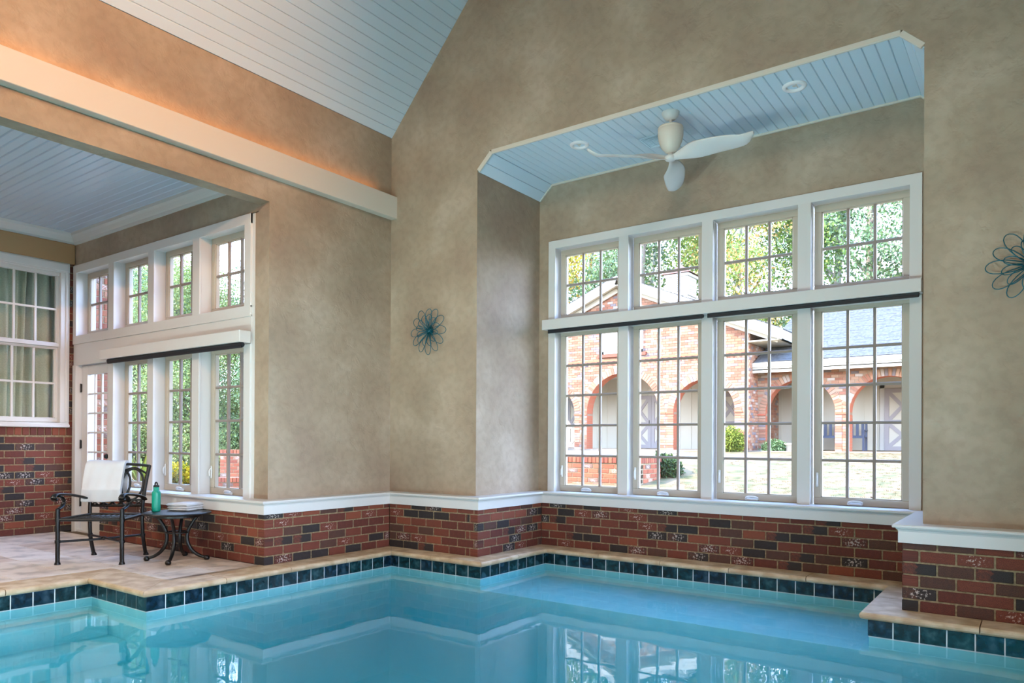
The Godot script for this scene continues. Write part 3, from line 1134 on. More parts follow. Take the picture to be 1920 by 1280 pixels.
func door() -> void:
	var x0 := -9.68
	var x1 := -8.845
	var o := Node3D.new()
	o.name = "door_1"
	o.position = Vector3(x0, 0.0, -4.20)
	add_child(o)
	tag(o, "white half glazed door in the corner of the seating bay", "door", "", "structure")
	var w := x1 - x0
	var s := sf()
	var g0 := 0.15
	var g1 := 0.66
	for q in [[0.0, g0, 0.015, 2.055], [g1, w, 0.015, 2.055], [g0, g1, 1.94, 2.055], [g0, g1, 0.015, 0.16], [g0, g1, 0.58, 0.745]]:
		bx(s, q[0], q[1], q[2], q[3], -0.045, 0.0, 0.003)
	put(s, "leaf_frame", M.white, o)
	s = sf()
	bx(s, g0, g1, 0.16, 0.58, -0.035, -0.014)
	box(s, Vector3((g0 + g1) * 0.5, 0.37, -0.012), Vector3(g1 - g0 - 0.09, 0.32, 0.014), 0.006)
	put(s, "panel", M.white, o)
	for i in 2:
		s = sf()
		var x := g0 + (g1 - g0) * (i + 1) / 3.0
		bx(s, x - 0.012, x + 0.012, 0.745, 1.94, -0.034, -0.010, 0.004)
		put(s, "muntin", M.white, o)
	for j in range(1, 5):
		s = sf()
		var y := 0.745 + (1.94 - 0.745) * j / 5.0
		bx(s, g0, g1, y - 0.011, y + 0.011, -0.033, -0.011, 0.004)
		put(s, "muntin", M.white, o)
	for i in 3:
		for j in 5:
			s = sf()
			var x := g0 + (g1 - g0) * i / 3.0
			var y := 0.745 + (1.94 - 0.745) * j / 5.0
			quad(s, Vector3(x, y, -0.022), Vector3(x + (g1 - g0) / 3.0, y, -0.022), Vector3(x + (g1 - g0) / 3.0, y + 0.239, -0.022), Vector3(x, y + 0.239, -0.022), Vector3.BACK)
			put(s, "pane", M.glass, o)
	for y in [0.36, 1.08, 1.78]:
		s = sf()
		bx(s, -0.012, 0.014, y - 0.05, y + 0.05, 0.0, 0.01, 0.002)
		tube(s, [Vector3(0.0, y - 0.055, 0.012), Vector3(0.0, y + 0.055, 0.012)], 0.008, 8)
		put(s, "hinge", M.black, o)
	s = sf()
	lathe(s, [Vector2(0.0, 0.075), Vector2(0.022, 0.072), Vector2(0.03, 0.055), Vector2(0.026, 0.04), Vector2(0.012, 0.03), Vector2(0.011, 0.008), Vector2(0.03, 0.006), Vector2(0.032, 0.0)], Vector3(w - 0.075, 0.94, 0.0), 18, true, Basis(Vector3.RIGHT, PI / 2))
	put(s, "knob", M.black, o)
	s = sf()
	lathe(s, [Vector2(0.0, 0.03), Vector2(0.014, 0.028), Vector2(0.016, 0.012), Vector2(0.03, 0.010), Vector2(0.032, 0.0)], Vector3(w - 0.075, 1.075, 0.0), 18, true, Basis(Vector3.RIGHT, PI / 2))
	put(s, "deadbolt", M.black, o)
	s = sf()
	bx(s, -0.02, w + 0.02, -0.012, 0.016, -0.07, 0.05, 0.004)
	put(s, "threshold", M.white, o)


# ====================================================================== the pool and its deck
func pool() -> void:
	var t := thing("swimming_pool", "indoor swimming pool with turquoise basin, dark teal waterline tiles and stone coping", "pool")
	var path := [Vector2(-6.36, 1.6), Vector2(-6.36, -2.845), Vector2(-5.475, -2.845), Vector2(-5.475, -5.42), Vector2(-4.285, -5.42), Vector2(-4.285, -6.545), Vector2(-0.93, -6.545), Vector2(-0.93, -5.42), Vector2(0.35, -5.42), Vector2(0.35, 1.6)]
	var mi := mitres(path)
	# basin walls and band of grout behind the tiles
	var s := sf()
	var g := sf()
	for i in path.size() - 1:
		sweep_seg(s, [Vector2(-0.2, -2.0), Vector2(-0.004, -2.0), Vector2(-0.004, -0.17), Vector2(-0.012, -0.17), Vector2(-0.012, -0.05), Vector2(-0.2, -0.05)], path[i], path[i + 1], mi[i][0], mi[i][1])
		sweep_seg(g, [Vector2(-0.02, -0.172), Vector2(-0.001, -0.172), Vector2(-0.001, -0.047), Vector2(-0.02, -0.047)], path[i], path[i + 1], mi[i][0], mi[i][1])
	sweep_seg(s, [Vector2(-0.2, -2.0), Vector2(0, -2.0), Vector2(0, -0.05), Vector2(-0.2, -0.05)], Vector2(0.35, 1.6), Vector2(-6.36, 1.6))
	bx(s, -6.4, 0.4, -2.1, -1.25, -5.5, 1.7)          # floor
	bx(s, -4.3, -0.92, -2.0, -0.275, -6.6, -5.43)     # shelf in the alcove
	put(s, "basin", M.basin, t)
	put(g, "grout_band", M.tile_grout, t)
	for k in 3:
		s = sf()
		bx(s, -6.365, -6.07 + 0.3 * k, -1.3, -0.27 - 0.16 * k, -2.85, 1.6, 0.01)
		put(s, "step", M.basin, t)
	# tiles
	s = sf()
	box(s, Vector3(0, 0, 0), Vector3(0.1465, 0.108, 0.006), 0.0015)
	s.generate_normals()
	var full := s.commit()
	for i in path.size() - 1:
		var a: Vector2 = path[i]
		var b: Vector2 = path[i + 1]
		var d := (b - a).normalized()
		var n := Vector2(-d.y, d.x)
		var L := a.distance_to(b)
		var cnt := int(ceil(L / 0.1545 - 0.05))
		for k in cnt:
			# begin where the picture shows whole tiles: at the convex corners
			var from_end := i in [1, 3, 5]
			var x0 := k * 0.1545
			var l := minf(0.1465, L - x0 - 0.002)
			if i == 0 or i == 8:
				var zz := (a + d * x0).y
				if zz > 1.55:
					continue
			if l < 0.02:
				continue
			var c := x0 + l * 0.5
			if from_end:
				c = L - c
			var p := a + d * c
			var mesh: Mesh = full
			if l < 0.146:
				s = sf()
				box(s, Vector3.ZERO, Vector3(l, 0.108, 0.006), 0.0015)
				s.generate_normals()
				mesh = s.commit()
			var o := inst(mesh, "waterline_tile", M.tile[rng.randi() % 3], t)
			o.position = Vector3(p.x, -0.110, p.y)
			o.rotation.y = atan2(n.x, n.y)
	# coping stones with a rounded nose; the corners are mitred
	var widths := [0.30, 0.30, 0.26, 0.235, 0.23, 0.24, 0.22, 0.24, 0.30]
	for i in path.size() - 1:
		var a: Vector2 = path[i]
		var b: Vector2 = path[i + 1]
		var wd: float = widths[i]
		if i == 2:
			wd = 0.30
		var prof := [Vector2(-wd, -0.05), Vector2(0.026, -0.05), Vector2(0.040, -0.045), Vector2(0.048, -0.034), Vector2(0.050, -0.022), Vector2(0.047, -0.010), Vector2(0.038, -0.002), Vector2(0.022, 0.0), Vector2(-wd, 0.0)]
		var d := (b - a).normalized()
		var L := a.distance_to(b)
		var cnt := maxi(1, int(round(L / (0.62 if i != 6 else 0.52))))
		for k in cnt:
			var x0 := L * k / cnt
			var x1 := L * (k + 1) / cnt
			s = sf()
			sweep_seg(s, prof, a + d * (x0 + (0.003 if k > 0 else 0.0015)), a + d * (x1 - (0.003 if k < cnt - 1 else 0.0015)), mi[i][0] if k == 0 else 0.0, mi[i][1] if k == cnt - 1 else 0.0)
			put(s, "coping_stone", M.coping, t)
	# the water
	s = sf()
	for q in [[-6.355, -5.47, -2.84, 1.6], [-5.47, 0.345, -5.415, 1.6], [-4.28, -0.935, -6.54, -5.415]]:
		quad(s, Vector3(q[0], WATER, q[2]), Vector3(q[1], WATER, q[2]), Vector3(q[1], WATER, q[3]), Vector3(q[0], WATER, q[3]), Vector3.UP)
	var wt := put(s, "water", M.water, t)
	tag(wt, "still turquoise water reflecting the windows", "")
	var fog := FogVolume.new()
	fog.name = "water_body"
	fog.shape = RenderingServer.FOG_VOLUME_SHAPE_BOX
	fog.size = Vector3(6.9, 1.10, 7.2)
	fog.position = Vector3(-3.0, WATER - 0.01 - 0.55, -2.98)
	var fm := FogMaterial.new()
	fm.density = 0.6
	fm.albedo = Color(0.0, 0.84, 0.965)
	fog.material = fm
	t.add_child(fog)
	# ------------------------------------------------ deck of travertine slabs
	s = sf()
	bx(s, -10.05, -6.56, -0.3, -0.012, -4.16, 2.4)
	bx(s, -6.60, -5.7, -0.3, -0.012, -4.05, -3.05)
	bx(s, -10.05, 4.4, -0.6, -0.012, 1.85, 6.2)
	bx(s, 0.6, 4.4, -0.6, -0.012, -4.7, 1.9)
	bx(s, -9.7, -8.8, -0.3, -0.004, -4.4, -4.1)
	var fl := struct(s, "floor", M.grout, "beige travertine deck of the seating bay beside the pool")
	var row := 0
	var z := -4.03
	while z < -0.4:
		var dep := 0.405
		var x := -9.80 - rng.randf_range(0.0, 0.4)
		while x < -5.72:
			var l: float = [0.61, 0.405, 0.61, 0.81][rng.randi() % 4]
			var x0 := maxf(x, -9.80)
			var z1 := z + dep
			var x1 := minf(x + l, -5.70)
			# keep off the coping of the notch
			if z1 > -3.145 and x1 > -6.66:
				x1 = -6.662
				if z < -3.145 and x + l > -6.66:
					# the slab in front of the notch ends at the coping, the one behind it runs on
					var s2 := sf()
					bx(s2, maxf(x0, -6.66) + 0.0025, minf(x + l, -5.70) - 0.0025, -0.02, 0.0, z + 0.0025, -3.1475, 0.002)
					if minf(x + l, -5.70) - maxf(x0, -6.66) > 0.03:
						put(s2, "paving_slab", M.stone[rng.randi() % 3], fl)
			if x1 - x0 > 0.03:
				s = sf()
				bx(s, x0 + 0.0025, x1 - 0.0025, -0.02, 0.0, z + 0.0025, z1 - 0.0025, 0.002)
				put(s, "paving_slab", M.stone[rng.randi() % 3], fl)
			x += l
		z += dep
		row += 1


# ====================================================================== furniture and fittings
func furniture() -> void:
	chair()
	table()
	fan()
	flower(Vector3(-5.205, 2.302, -5.725), "teal wire flower wall sculpture on the plaster between the beam and the alcove")
	flower(Vector3(-0.03, 2.285, -5.725), "teal wire flower wall sculpture on the plaster pier right of the alcove")
	for x in [-1.60, -3.61]:
		var t := thing("downlight", "white recessed downlight in the alcove ceiling, %s of the fan" % ("right" if x > -2 else "left"), "downlight", Vector3(x, 4.024, -6.08), 0.0, "")
		var s := sf()
		lathe(s, [Vector2(0.052, 0.02), Vector2(0.058, -0.010), Vector2(0.066, -0.018), Vector2(0.088, -0.014), Vector2(0.094, -0.004), Vector2(0.095, 0.0)], Vector3.ZERO, 28)
		put(s, "trim_ring", flat_mat(Color(0.93, 0.91, 0.90), 0.4), t)
		s = sf()
		lathe(s, [Vector2(0.0, -0.001), Vector2(0.05, 0.002), Vector2(0.06, 0.008)], Vector3.ZERO, 24)
		put(s, "lens", M.cream, t)
	var v := thing("air_vent", "small pale blue louvred air vent in the alcove ceiling behind the fan", "vent", Vector3(-2.985, 4.024, -6.42))
	var s := sf()
	for q in [[-0.10, 0.10, -0.13, -0.115], [-0.10, 0.10, 0.115, 0.13], [-0.10, -0.085, -0.13, 0.13], [0.085, 0.10, -0.13, 0.13]]:
		bx(s, q[0], q[1], -0.008, 0.0, q[2], q[3], 0.002)
	put(s, "frame", M.ceil, v)
	for i in 8:
		s = sf()
		box(s, Vector3(0, -0.003, -0.098 + 0.028 * i), Vector3(0.17, 0.003, 0.02), 0.0, Basis(Vector3.RIGHT, 0.5))
		put(s, "louvre", M.ceil, v)


func chair() -> void:
	var t := thing("armchair", "black cast metal armchair with a scroll back, a white towel over it", "chair", Vector3(-7.171, 0, -3.331), 0.68)
	var s: SurfaceTool
	for x in [-1.0, 1.0]:
		# front leg, straight, with collars and a foot
		s = sf()
		tube(s, [Vector3(x * 0.285, 0.0, 0.28), Vector3(x * 0.285, 0.022, 0.28)], [0.027, 0.022], 12)
		tube(s, [Vector3(x * 0.285, 0.015, 0.28), Vector3(x * 0.285, 0.505, 0.28)], 0.0185, 12)
		tube(s, [Vector3(x * 0.285, 0.195, 0.28), Vector3(x * 0.285, 0.222, 0.28)], 0.0235, 12)
		tube(s, [Vector3(x * 0.285, 0.390, 0.28), Vector3(x * 0.285, 0.425, 0.28)], 0.0235, 12)
		put(s, "leg", M.black, t)
		s = sf()
		var bl := spline([Vector3(x * 0.25, 0.0, -0.29), Vector3(x * 0.25, 0.10, -0.25), Vector3(x * 0.25, 0.22, -0.215), Vector3(x * 0.25, 0.40, -0.205), Vector3(x * 0.252, 0.54, -0.215), Vector3(x * 0.26, 0.72, -0.255), Vector3(x * 0.272, 0.885, -0.305)], 5)
		tube(s, bl, 0.0175, 12)
		tube(s, [Vector3(x * 0.25, 0.0, -0.29), Vector3(x * 0.25, 0.022, -0.284)], [0.026, 0.021], 12)
		tube(s, [Vector3(x * 0.25, 0.195, -0.218), Vector3(x * 0.25, 0.222, -0.214)], 0.023, 12)
		put(s, "leg", M.black, t)
		# arm with rolled end, and the scroll below it
		s = sf()
		tube(s, spline([Vector3(x * 0.262, 0.555, -0.225), Vector3(x * 0.29, 0.592, -0.10), Vector3(x * 0.298, 0.622, 0.08), Vector3(x * 0.298, 0.637, 0.24), Vector3(x * 0.298, 0.630, 0.305), Vector3(x * 0.298, 0.606, 0.33), Vector3(x * 0.298, 0.588, 0.312), Vector3(x * 0.298, 0.596, 0.292)], 5), 0.026, 12, 0.5)
		put(s, "arm", M.black, t)
		s = sf()
		tube(s, spline([Vector3(x * 0.295, 0.622, 0.255), Vector3(x * 0.294, 0.605, 0.20), Vector3(x * 0.292, 0.565, 0.172), Vector3(x * 0.29, 0.525, 0.20), Vector3(x * 0.286, 0.500, 0.275)], 6), 0.021, 10, 0.55)
		put(s, "arm_scroll", M.black, t)
	# seat frame and pierced seat
	s = sf()
	var ring := []
	for p in [[-0.285, 0.28], [0.285, 0.28], [0.25, -0.205], [-0.25, -0.205]]:
		ring.append(Vector3(p[0], 0.408, p[1]))
	for i in 4:
		tube(s, [ring[i], ring[(i + 1) % 4]], 0.017, 8, 0.9)
	put(s, "seat_frame", M.black, t)
	s = sf()
	for i in range(1, 9):
		var z := -0.205 + 0.485 * i / 9.0
		var hw := 0.25 + 0.035 * i / 9.0
		tube(s, [Vector3(-hw, 0.405, z), Vector3(0, 0.395, z), Vector3(hw, 0.405, z)], 0.013, 6, 0.35)
	for i in range(1, 10):
		var u := -1.0 + 2.0 * i / 10.0
		tube(s, [Vector3(u * 0.285, 0.402, 0.28), Vector3(u * 0.268, 0.398, 0.03), Vector3(u * 0.25, 0.402, -0.205)], 0.015, 6, 0.35)
	put(s, "seat", M.black, t)
	# backrest: rails and interlaced ovals
	var zb := func(y: float) -> float: return -0.215 - maxf(0.0, y - 0.5) * 0.235
	s = sf()
	tube(s, spline([Vector3(-0.272, 0.880, -0.303), Vector3(-0.14, 0.893, -0.312), Vector3(0.0, 0.897, -0.316), Vector3(0.14, 0.893, -0.312), Vector3(0.272, 0.880, -0.303)], 5), 0.023, 12, 0.62)
	put(s, "top_rail", M.black, t)
	s = sf()
	tube(s, [Vector3(-0.252, 0.495, -0.21), Vector3(0.252, 0.495, -0.21)], 0.014, 10)
	put(s, "lower_rail", M.black, t)
	s = sf()
	tube(s, spline([Vector3(-0.262, 0.80, zb.call(0.80)), Vector3(-0.13, 0.86, zb.call(0.86)), Vector3(0.0, 0.825, zb.call(0.825)), Vector3(0.13, 0.86, zb.call(0.86)), Vector3(0.262, 0.80, zb.call(0.80))], 6), 0.010, 8)
	put(s, "back_garland", M.black, t)
	s = sf()
	for k in 6:
		var x0 := -0.25 + 0.5 * k / 6.0
		var x1 := -0.25 + 0.5 * (k + 1) / 6.0
		tube(s, [Vector3(x0, 0.498, -0.212), Vector3(x1, 0.548, -0.222)], 0.008, 6)
		tube(s, [Vector3(x0, 0.548, -0.222), Vector3(x1, 0.498, -0.212)], 0.008, 6)
	tube(s, [Vector3(-0.253, 0.55, -0.222), Vector3(0.253, 0.55, -0.222)], 0.009, 8)
	put(s, "back_lattice", M.black, t)
	for cx in [-0.125, 0.0, 0.125]:
		s = sf()
		var pts := []
		for k in 28:
			var a := TAU * k / 28
			var y := 0.70 + 0.150 * sin(a)
			pts.append(Vector3(cx + 0.105 * cos(a), y, zb.call(y) - 0.002))
		tube(s, pts, 0.011, 8, 1.0, true)
		put(s, "back_oval", M.black, t)
	# crossed stretchers with a ring
	for x in [-1.0, 1.0]:
		s = sf()
		tube(s, [Vector3(x * 0.285, 0.208, 0.28), Vector3(0, 0.206 + x * 0.004, 0.03), Vector3(-x * 0.25, 0.208, -0.216)], 0.011, 8)
		put(s, "stretcher", M.black, t)
	s = sf()
	lathe(s, [Vector2(0.0, 0.225), Vector2(0.02, 0.222), Vector2(0.028, 0.208), Vector2(0.02, 0.194), Vector2(0.0, 0.19)], Vector3(0, 0, 0.03), 14)
	put(s, "stretcher_boss", M.black, t)
	# towel over the back, a thing of its own
	var w := thing("bath_towel", "white bath towel hanging folded over the back of the black chair", "towel", Vector3(-7.171, 0, -3.331), 0.68)
	s = sf()
	var outer := []
	for q in [[-0.172, 0.537], [-0.166, 0.550], [-0.176, 0.640], [-0.173, 0.646], [-0.175, 0.660], [-0.181, 0.665], [-0.198, 0.760], [-0.226, 0.850], [-0.240, 0.893], [-0.266, 0.922], [-0.312, 0.934], [-0.350, 0.920], [-0.366, 0.88], [-0.362, 0.74], [-0.352, 0.62]]:
		outer.append(Vector2(q[0], q[1]))
	var inner := []
	for q in [[-0.318, 0.62], [-0.325, 0.74], [-0.335, 0.87], [-0.325, 0.904], [-0.312, 0.909], [-0.297, 0.904], [-0.284, 0.88], [-0.262, 0.80], [-0.222, 0.65], [-0.205, 0.537]]:
		inner.append(Vector2(q[0], q[1]))
	var prof: Array = outer + inner
	var n := prof.size()
	s.set_smooth_group(3)
	var cols := 22
	var rows := []
	for i in cols + 1:
		var u := float(i) / cols
		var x := lerpf(-0.315, 0.055, u)
		var edge := minf(u, 1.0 - u)
		var shrink := 0.006 * smoothstep(0.06, 0.0, edge)
		var col := []
		for k in n:
			var p: Vector2 = prof[k]
			var out := 1.0 if k < outer.size() else -1.0
			var wv := 0.004 * sin(u * 9.0 + p.y * 7.0) + 0.0025 * sin(u * 23.0 - p.y * 13.0)
			var sag := 0.010 * sin(u * 3.0 + 0.4) * clampf((0.70 - p.y) * 4.0, 0, 1)
			col.append(Vector3(x + 0.012 * (0.75 - p.y) * (u - 0.5) - 0.02 * (0.9 - p.y), p.y - sag + (0.004 * sin(u * 7.0) if p.y > 0.9 else 0.0), p.x + wv - out * shrink * (1.0 if k < 10 or k >= n - 5 else -1.0)))
		rows.append(col)
	for i in cols:
		for k in n:
			var k2 := (k + 1) % n
			var mid := Vector3(0, 0.74, -0.300)
			var c0: Vector3 = (rows[i][k] + rows[i][k2]) * 0.5
			var e: Vector2 = prof[k2] - prof[k]
			quad(s, rows[i][k], rows[i + 1][k], rows[i + 1][k2], rows[i][k2], Vector3(0, -e.x, e.y))
	s.set_smooth_group(-1)
	var idx := Geometry2D.triangulate_polygon(PackedVector2Array(prof))
	for e in [0, cols]:
		for i in range(0, idx.size(), 3):
			tri(s, rows[e][idx[i]], rows[e][idx[i + 1]], rows[e][idx[i + 2]], Vector3(-1 if e == 0 else 1, 0, 0))
	put(s, "cloth", M.towel, w)


func table() -> void:
	var t := thing("side_table", "round black cast metal side table with four curved legs beside the armchair", "table", Vector3(-6.594, 0, -3.715))
	var s := sf()
	lathe(s, [Vector2(0.0, 0.440), Vector2(0.285, 0.440), Vector2(0.298, 0.444), Vector2(0.302, 0.450), Vector2(0.298, 0.457), Vector2(0.288, 0.460), Vector2(0.0, 0.460)], Vector3.ZERO, 56, false)
	put(s, "table_top", M.black, t)
	s = sf()
	lathe(s, [Vector2(0.0, 0.412), Vector2(0.20, 0.412), Vector2(0.212, 0.416), Vector2(0.214, 0.440), Vector2(0.0, 0.440)], Vector3.ZERO, 48, false)
	put(s, "apron", M.black, t)
	for k in 4:
		var a := TAU * (k + 0.5) / 4
		var d := Vector3(cos(a), 0, sin(a))
		s = sf()
		var pts := []
		for q in [[0.185, 0.42], [0.145, 0.37], [0.102, 0.29], [0.090, 0.22], [0.102, 0.15], [0.145, 0.085], [0.20, 0.045], [0.245, 0.030]]:
			pts.append(d * q[0] + Vector3.UP * q[1])
		var sp := spline(pts, 4)
		var rr := []
		for i in sp.size():
			rr.append(0.0135 + 0.004 * sin(PI * i / (sp.size() - 1.0)))
		tube(s, sp, rr, 10)
		put(s, "leg", M.black, t)
		s = sf()
		lathe(s, [Vector2(0.0, 0.0), Vector2(0.018, 0.003), Vector2(0.026, 0.013), Vector2(0.027, 0.026), Vector2(0.019, 0.042), Vector2(0.0, 0.048)], d * 0.268, 14)
		put(s, "foot", M.black, t)
	s = sf()
	var ring := []
	for k in 24:
		ring.append(Vector3(cos(TAU * k / 24) * 0.098, 0.268, sin(TAU * k / 24) * 0.098))
	tube(s, ring, 0.008, 8, 1.0, true)
	put(s, "ring_stretcher", M.black, t)
	# bottle
	var b := thing("water_bottle", "teal green metal water bottle with a black loop cap on the side table", "bottle", Vector3(-6.79, 0.46, -3.617))
	s = sf()
	lathe(s, [Vector2(0.0, 0.0), Vector2(0.034, 0.0), Vector2(0.038, 0.004), Vector2(0.039, 0.012), Vector2(0.039, 0.170), Vector2(0.037, 0.183), Vector2(0.030, 0.194), Vector2(0.0265, 0.198), Vector2(0.0255, 0.202), Vector2(0.0255, 0.232), Vector2(0.0, 0.232)], Vector3.ZERO, 28)
	put(s, "body", M.bottle, b)
	s = sf()
	lathe(s, [Vector2(0.0, 0.231), Vector2(0.0262, 0.231), Vector2(0.0266, 0.243), Vector2(0.022, 0.250), Vector2(0.0, 0.252)], Vector3.ZERO, 24)
	tube(s, spline([Vector3(-0.020, 0.245, 0), Vector3(-0.021, 0.262, 0), Vector3(-0.006, 0.275, 0), Vector3(0.012, 0.270, 0), Vector3(0.021, 0.256, 0), Vector3(0.020, 0.245, 0)], 5), 0.0065, 8)
	put(s, "cap", M.black, b)
	# folded towel
	var w := thing("folded_towel", "white towel folded flat on the black side table next to the bottle", "towel", Vector3(-6.715, 0.46, -3.865), 0.38)
	s = sf()
	# local x: .24 wide end seen from the pool, local z: .25 long; a thick upper fold over a thinner lower one
	for q in [[0.0, 0.020, 0.110, 0.121, 0.004], [0.018, 0.040, 0.112, 0.123, 0.002], [0.037, 0.074, 0.117, 0.126, 0.0]]:
		var h0: float = q[0]
		var h1: float = q[1]
		var grid := []
		for i in 17:
			var row := []
			var zz: float = lerpf(-q[3], q[3], i / 16.0)
			var cap: float = sqrt(maxf(0.02, 1.0 - pow(absf(zz) / q[3], 16.0)))
			for k in 24:
				var a := TAU * k / 24
				var cx: float = signf(cos(a)) * pow(absf(cos(a)), 0.30) * q[2] * (0.97 + 0.03 * cap)
				var cy: float = signf(sin(a)) * pow(absf(sin(a)), 0.40) * (h1 - h0) * 0.5 * cap
				var dip: float = (0.004 * sin(zz * 13.0 + cx * 8.0) + 0.003 * sin(cx * 19.0 + 1.0) + 0.05 * maxf(0.0, -zz) * 0.4) if sin(a) > 0.1 else 0.0
				row.append(Vector3(cx + q[4] + 0.003 * sin(zz * 30.0), (h0 + h1) * 0.5 + cy + dip * (0.3 if h0 == 0.0 else 1.0), zz))
			grid.append(row)
		loft(s, grid)
	# the fold line inside the upper layer
	tube(s, [Vector3(-0.10, 0.055, 0.122), Vector3(0.0, 0.053, 0.126), Vector3(0.10, 0.056, 0.122)], 0.006, 6, 0.5)
	put(s, "cloth", M.towel, w)


func fan() -> void:
	var t := thing("ceiling_fan", "white three bladed ceiling fan with a tapered motor hanging in the alcove", "ceiling fan", Vector3(-2.61, 4.031, -5.95))
	var s := sf()
	lathe(s, [Vector2(0.0, 0.0), Vector2(0.076, 0.0), Vector2(0.077, -0.008), Vector2(0.066, -0.040), Vector2(0.045, -0.064), Vector2(0.022, -0.072), Vector2(0.0, -0.073)], Vector3.ZERO, 28)
	put(s, "canopy", M.white, t)
	s = sf()
	tube(s, [Vector3(0, -0.06, 0), Vector3(0, -0.15, 0)], 0.0125, 12)
	put(s, "downrod", M.white, t)
	s = sf()
	lathe(s, [Vector2(0.0, -0.118), Vector2(0.030, -0.120), Vector2(0.085, -0.126), Vector2(0.106, -0.136), Vector2(0.110, -0.150), Vector2(0.1075, -0.154), Vector2(0.110, -0.158), Vector2(0.110, -0.210), Vector2(0.100, -0.262), Vector2(0.078, -0.315), Vector2(0.048, -0.350), Vector2(0.020, -0.362), Vector2(0.0, -0.363)], Vector3.ZERO, 36)
	put(s, "motor_housing", M.cream, t)
	s = sf()
	lathe(s, [Vector2(0.0, -0.358), Vector2(0.022, -0.360), Vector2(0.024, -0.380), Vector2(0.05, -0.390), Vector2(0.056, -0.405), Vector2(0.040, -0.425), Vector2(0.0, -0.432)], Vector3.ZERO, 24)
	put(s, "hub", M.white, t)
	for deg in [8.0, 129.0, 249.0]:
		var a := deg_to_rad(deg)
		var d := Vector3(cos(a), 0, -sin(a)) if false else Vector3(cos(a), 0, sin(a))
		var side := Vector3(-d.z, 0, d.x)
		s = sf()
		var rows := []
		var N := 26
		for i in N + 1:
			var u := float(i) / N
			var r := lerpf(0.0, 0.77, u)
			var wd := 0.05 + 0.155 * smoothstep(0.0, 0.45, u)
			wd *= sqrt(maxf(0.02, 1.0 - pow(clampf((u - 0.42) / 0.58, 0, 1), 2.4)))
			var y := -0.405 + 0.016 * sin(u * 2.6) + 0.055 * pow(clampf((u - 0.86) / 0.14, 0, 1), 1.8) - 0.062 * u
			var tw := lerpf(1.0, 0.34, smoothstep(0.0, 0.5, u))
			var row := []
			for k in 14:
				var b := TAU * k / 14
				var cx := cos(b) * wd * 0.5 + 0.035 * sin(u * 2.2) - 0.02 * u
				var cy := sin(b) * 0.0075 - 0.012 * (1.0 - cos(b) * cos(b))
				row.append(d * r + side * (cx * cos(tw) - cy * sin(tw)) + Vector3.UP * (y + cx * sin(tw) + cy * cos(tw)))
			rows.append(row)
		loft(s, rows)
		put(s, "blade", M.white, t)


func flower(at: Vector3, label: String) -> void:
	var t := thing("wire_flower", label, "wall sculpture", at, 0.0, "")
	var s: SurfaceTool
	for layer in 2:
		var n := 12 if layer == 0 else 12
		var R := 0.245 if layer == 0 else 0.165
		for k in n:
			var a := TAU * (k + 0.5 * layer) / n + rng.randf_range(-0.07, 0.07)
			var d := Vector3(cos(a), sin(a), 0)
			var side := Vector3(-sin(a), cos(a), 0)
			var rr := R * rng.randf_range(0.92, 1.04)
			var pts := []
			for i in 22:
				var u := TAU * i / 22
				# a teardrop: narrow at the centre, round outside
				var r := rr * (0.5 - 0.5 * cos(u))
				var w := rr * 0.24 * sin(u) * (0.35 + 0.65 * r / rr)
				pts.append(d * r + side * w + Vector3(0, 0, 0.018 + (0.035 if layer == 0 else 0.065) * sin(PI * r / rr * 0.75) + 0.006 * sin(u)))
			s = sf()
			tube(s, pts, 0.0033, 6, 1.0, true)
			put(s, "petal", M.wire, t)
	s = sf()
	for k in 26:
		var a := k * 2.4
		var r := 0.008 + 0.0019 * k
		var d := Vector3(cos(a), sin(a), 0)
		tube(s, spline([Vector3(0, 0, 0.006), d * r * 0.5 + Vector3(0, 0, 0.05), d * r + Vector3(0, 0, 0.082 - r * 0.4)], 4), 0.0024, 5)
	lathe(s, [Vector2(0.0, 0.0), Vector2(0.03, 0.004), Vector2(0.034, 0.02), Vector2(0.02, 0.05), Vector2(0.0, 0.06)], Vector3.ZERO, 16, true, Basis(Vector3.RIGHT, PI / 2))
	put(s, "centre", M.wire, t)


# ====================================================================== outside
func ground_y(x: float, z: float) -> float:
	var d := maxf(0.0, -7.0 - z)
	var h := -0.15 + 1.16 * (1.0 - exp(-d / 7.0))
	h = lerpf(h, maxf(h, 0.835), smoothstep(-4.4, -5.9, x) * smoothstep(-12.1, -13.4, z))
	return lerpf(-0.05, h, smoothstep(-13.0, -9.5, x)) if z > -20.0 else lerpf(lerpf(-0.05, h, smoothstep(-13.0, -9.5, x)), h, smoothstep(-20.0, -26.0, z))


func lin(c: Color) -> Color:
	return c.srgb_to_linear()


func ext_brick_color() -> Color:
	var r := rng.randf()
	var c := Color(0.78, 0.52, 0.38)
	if r < 0.30:
		c = Color(0.82, 0.57, 0.42)
	elif r < 0.52:
		c = Color(0.74, 0.46, 0.33)
	elif r < 0.68:
		c = Color(0.84, 0.64, 0.50)
	elif r < 0.80:
		c = Color(0.62, 0.54, 0.52)
	elif r < 0.90:
		c = Color(0.88, 0.78, 0.70)
	return lin(c * rng.randf_range(0.95, 1.05) * 0.72)


func multi(mesh: Mesh, xf: Array, cols: Array, n: String, m: Material, parent: Node) -> MultiMeshInstance3D:
	var mm := MultiMesh.new()
	mm.transform_format = MultiMesh.TRANSFORM_3D
	mm.use_colors = true
	mm.mesh = mesh
	mm.instance_count = xf.size()
	for i in xf.size():
		mm.set_instance_transform(i, xf[i])
		mm.set_instance_color(i, cols[i])
	var o := MultiMeshInstance3D.new()
	o.multimesh = mm
	o.material_override = m
	o.name = numbered(n) if parent == self else n
	parent.add_child(o, true)
	o.set_meta("kind", "stuff")
	return o


